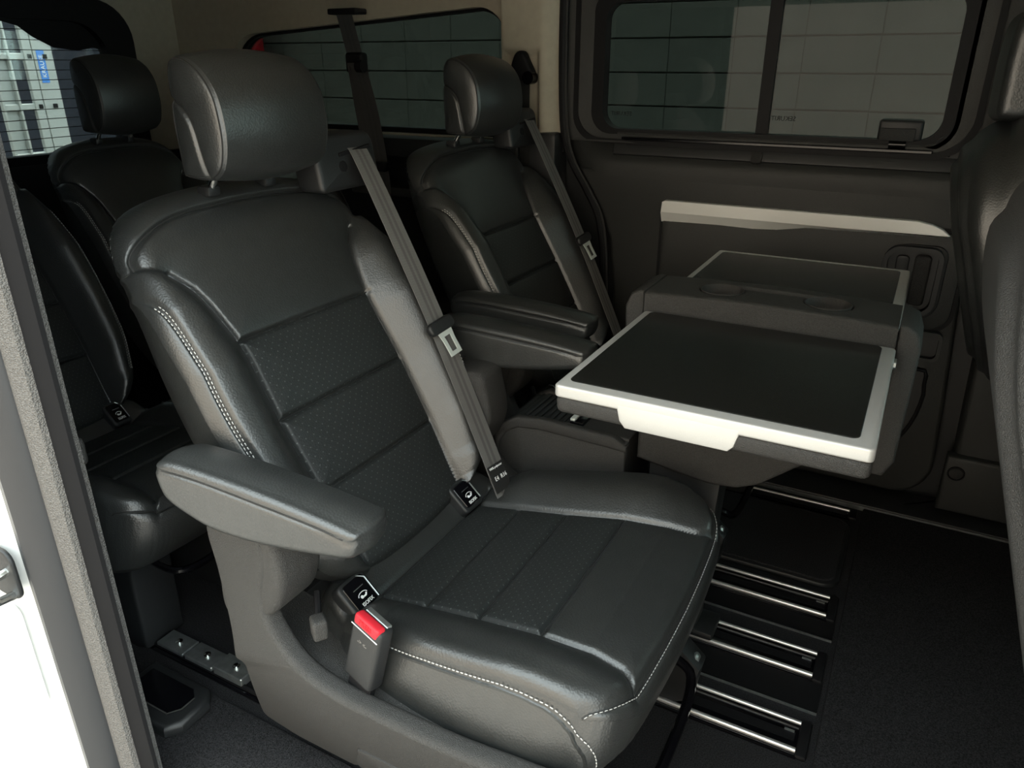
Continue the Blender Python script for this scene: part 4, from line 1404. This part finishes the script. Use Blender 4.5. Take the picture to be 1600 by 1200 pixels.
MB().prism([(-0.18, 0.012), (-0.06, 0.012), (-0.04, 0.42), (-0.19, 0.42)], 0.08, 0.01, 2, lambda a, b, c: (a, -0.04 + c, b)).build('pedestal', PLASTIC_D, table)
MB().box((-0.19, -0.040, 0.011), (-0.02, 0.040, 0.03), 0.006, 2).build('rail_foot', PLASTIC_D, table)

stor = empty('storage_console', (-0.555, 1.328, 0.0), 'grey storage console with a ribbed roller lid behind the folding table', 'console')
sp_ = [(-0.155, 0.012), (-0.158, 0.385), (-0.152, 0.420), (-0.135, 0.446), (-0.105, 0.460), (-0.05, 0.464), (0.136, 0.464), (0.136, 0.012)]
MB().prism(sp_, 0.170, 0.008, 3, lambda a, b, c: (a, -0.085 + c, b)).build('box', PLASTIC, stor, angle=50)
rimp = [(-0.160, 0.385), (-0.156, 0.424), (-0.138, 0.453), (-0.105, 0.472), (-0.05, 0.478), (0.110, 0.476), (0.138, 0.460), (0.138, 0.448), (0.10, 0.450), (-0.05, 0.454), (-0.10, 0.448), (-0.126, 0.432), (-0.142, 0.408), (-0.145, 0.385)]
for y in (-0.0885, 0.0665):
    MB().prism(rimp, 0.022, 0.005, 2, lambda a, b, c, y=y: (a, y + c, b)).build('side_rim', PLASTIC, stor, angle=50)
for k in range(10):
    x = -0.130 + 0.0135 * k
    z = 0.460 if k > 1 else 0.452 + 0.004 * k
    MB().box((x, -0.0665, z), (x + 0.0120, 0.0665, z + 0.0075), 0.0028, 2).build('slat', PLASTIC_D, stor)
MB().box((0.006, -0.0665, 0.460), (0.136, 0.0665, 0.469), 0.002, 1).build('lid_plate', PLASTIC, stor)
hd = MB().box((0.004, -0.058, 0.466), (0.034, 0.030, 0.476), 0.003, 2).build('lid_handle', GLOSS, stor)
MB().box((0.004, -0.056, 0.475), (0.015, 0.028, 0.481), 0.002, 2).build('handle_bar', TONGUE, hd)

# ---- belts hanging at the far side
hb_ = empty('roof_belt', (-1.66, 2.05, -0.012), 'black rear seat belt hanging from the roof before the quarter window', 'seat belt')
MB().ribbon([(-0.045, 0.0, 1.31), (-0.012, -0.005, 1.20), (-0.004, -0.005, 1.17)], (0.78, 0.63, 0), 0.048).build('upper_strap', BELT_D, hb_)
MB().box((-0.085, -0.03, 1.298), (0.025, 0.03, 1.315), 0.004, 2).build('roof_mount', BLACK, hb_)
MB().box((-0.034, -0.026, 1.130), (0.034, 0.010, 1.190), 0.010, 3).build('belt_guide', BLACK, hb_)
MB().cyl((0.020, -0.03, 1.150), (0.044, -0.03, 1.150), 0.018, n=16).build('guide_roller', BLACK, hb_)
MB().ribbon([(0.002, -0.010, 1.16), (0.025, -0.015, 1.02), (0.055, -0.02, 0.86), (0.07, -0.02, 0.80)], (0.78, 0.63, 0), 0.062).build('strap', BELT_D, hb_)
MB().ribbon([(0.012, -0.022, 1.16), (0.055, -0.028, 1.02), (0.082, -0.03, 0.86), (0.09, -0.03, 0.74)], (0.78, 0.63, 0), 0.050).build('strap', BELT_D, hb_)
MB().box((0.045, -0.055, 0.835), (0.115, -0.025, 0.865), 0.006, 2).build('tongue_grip', BLACK, hb_)

da = empty('pillar_anchor_belt', (-1.095, 2.105, 0.0), 'black belt anchor and strap on the cream pillar', 'seat belt')
MB().prism([tuple(p) for p in smooth_closed([(-0.036, 1.112), (-0.028, 1.150), (-0.014, 1.176), (0.008, 1.178), (0.022, 1.155), (0.040, 1.118), (0.030, 1.10), (-0.026, 1.10)], 40)], 0.035, 0.010, 3,
           lambda a, b, c: (a, -0.028 + c, b)).build('anchor_cover', BLACK, da)
MB().cyl((0.028, -0.032, 1.108), (0.028, 0.0, 1.108), 0.018, n=18).build('anchor_ring', GLOSS, da)
MB().ribbon([(0.0, -0.012, 1.115), (0.0, -0.014, 1.02), (0.0, -0.012, 0.90), (0.0, -0.012, 0.6)], (1, 0, 0), 0.052).build('strap', BELT_D, da)
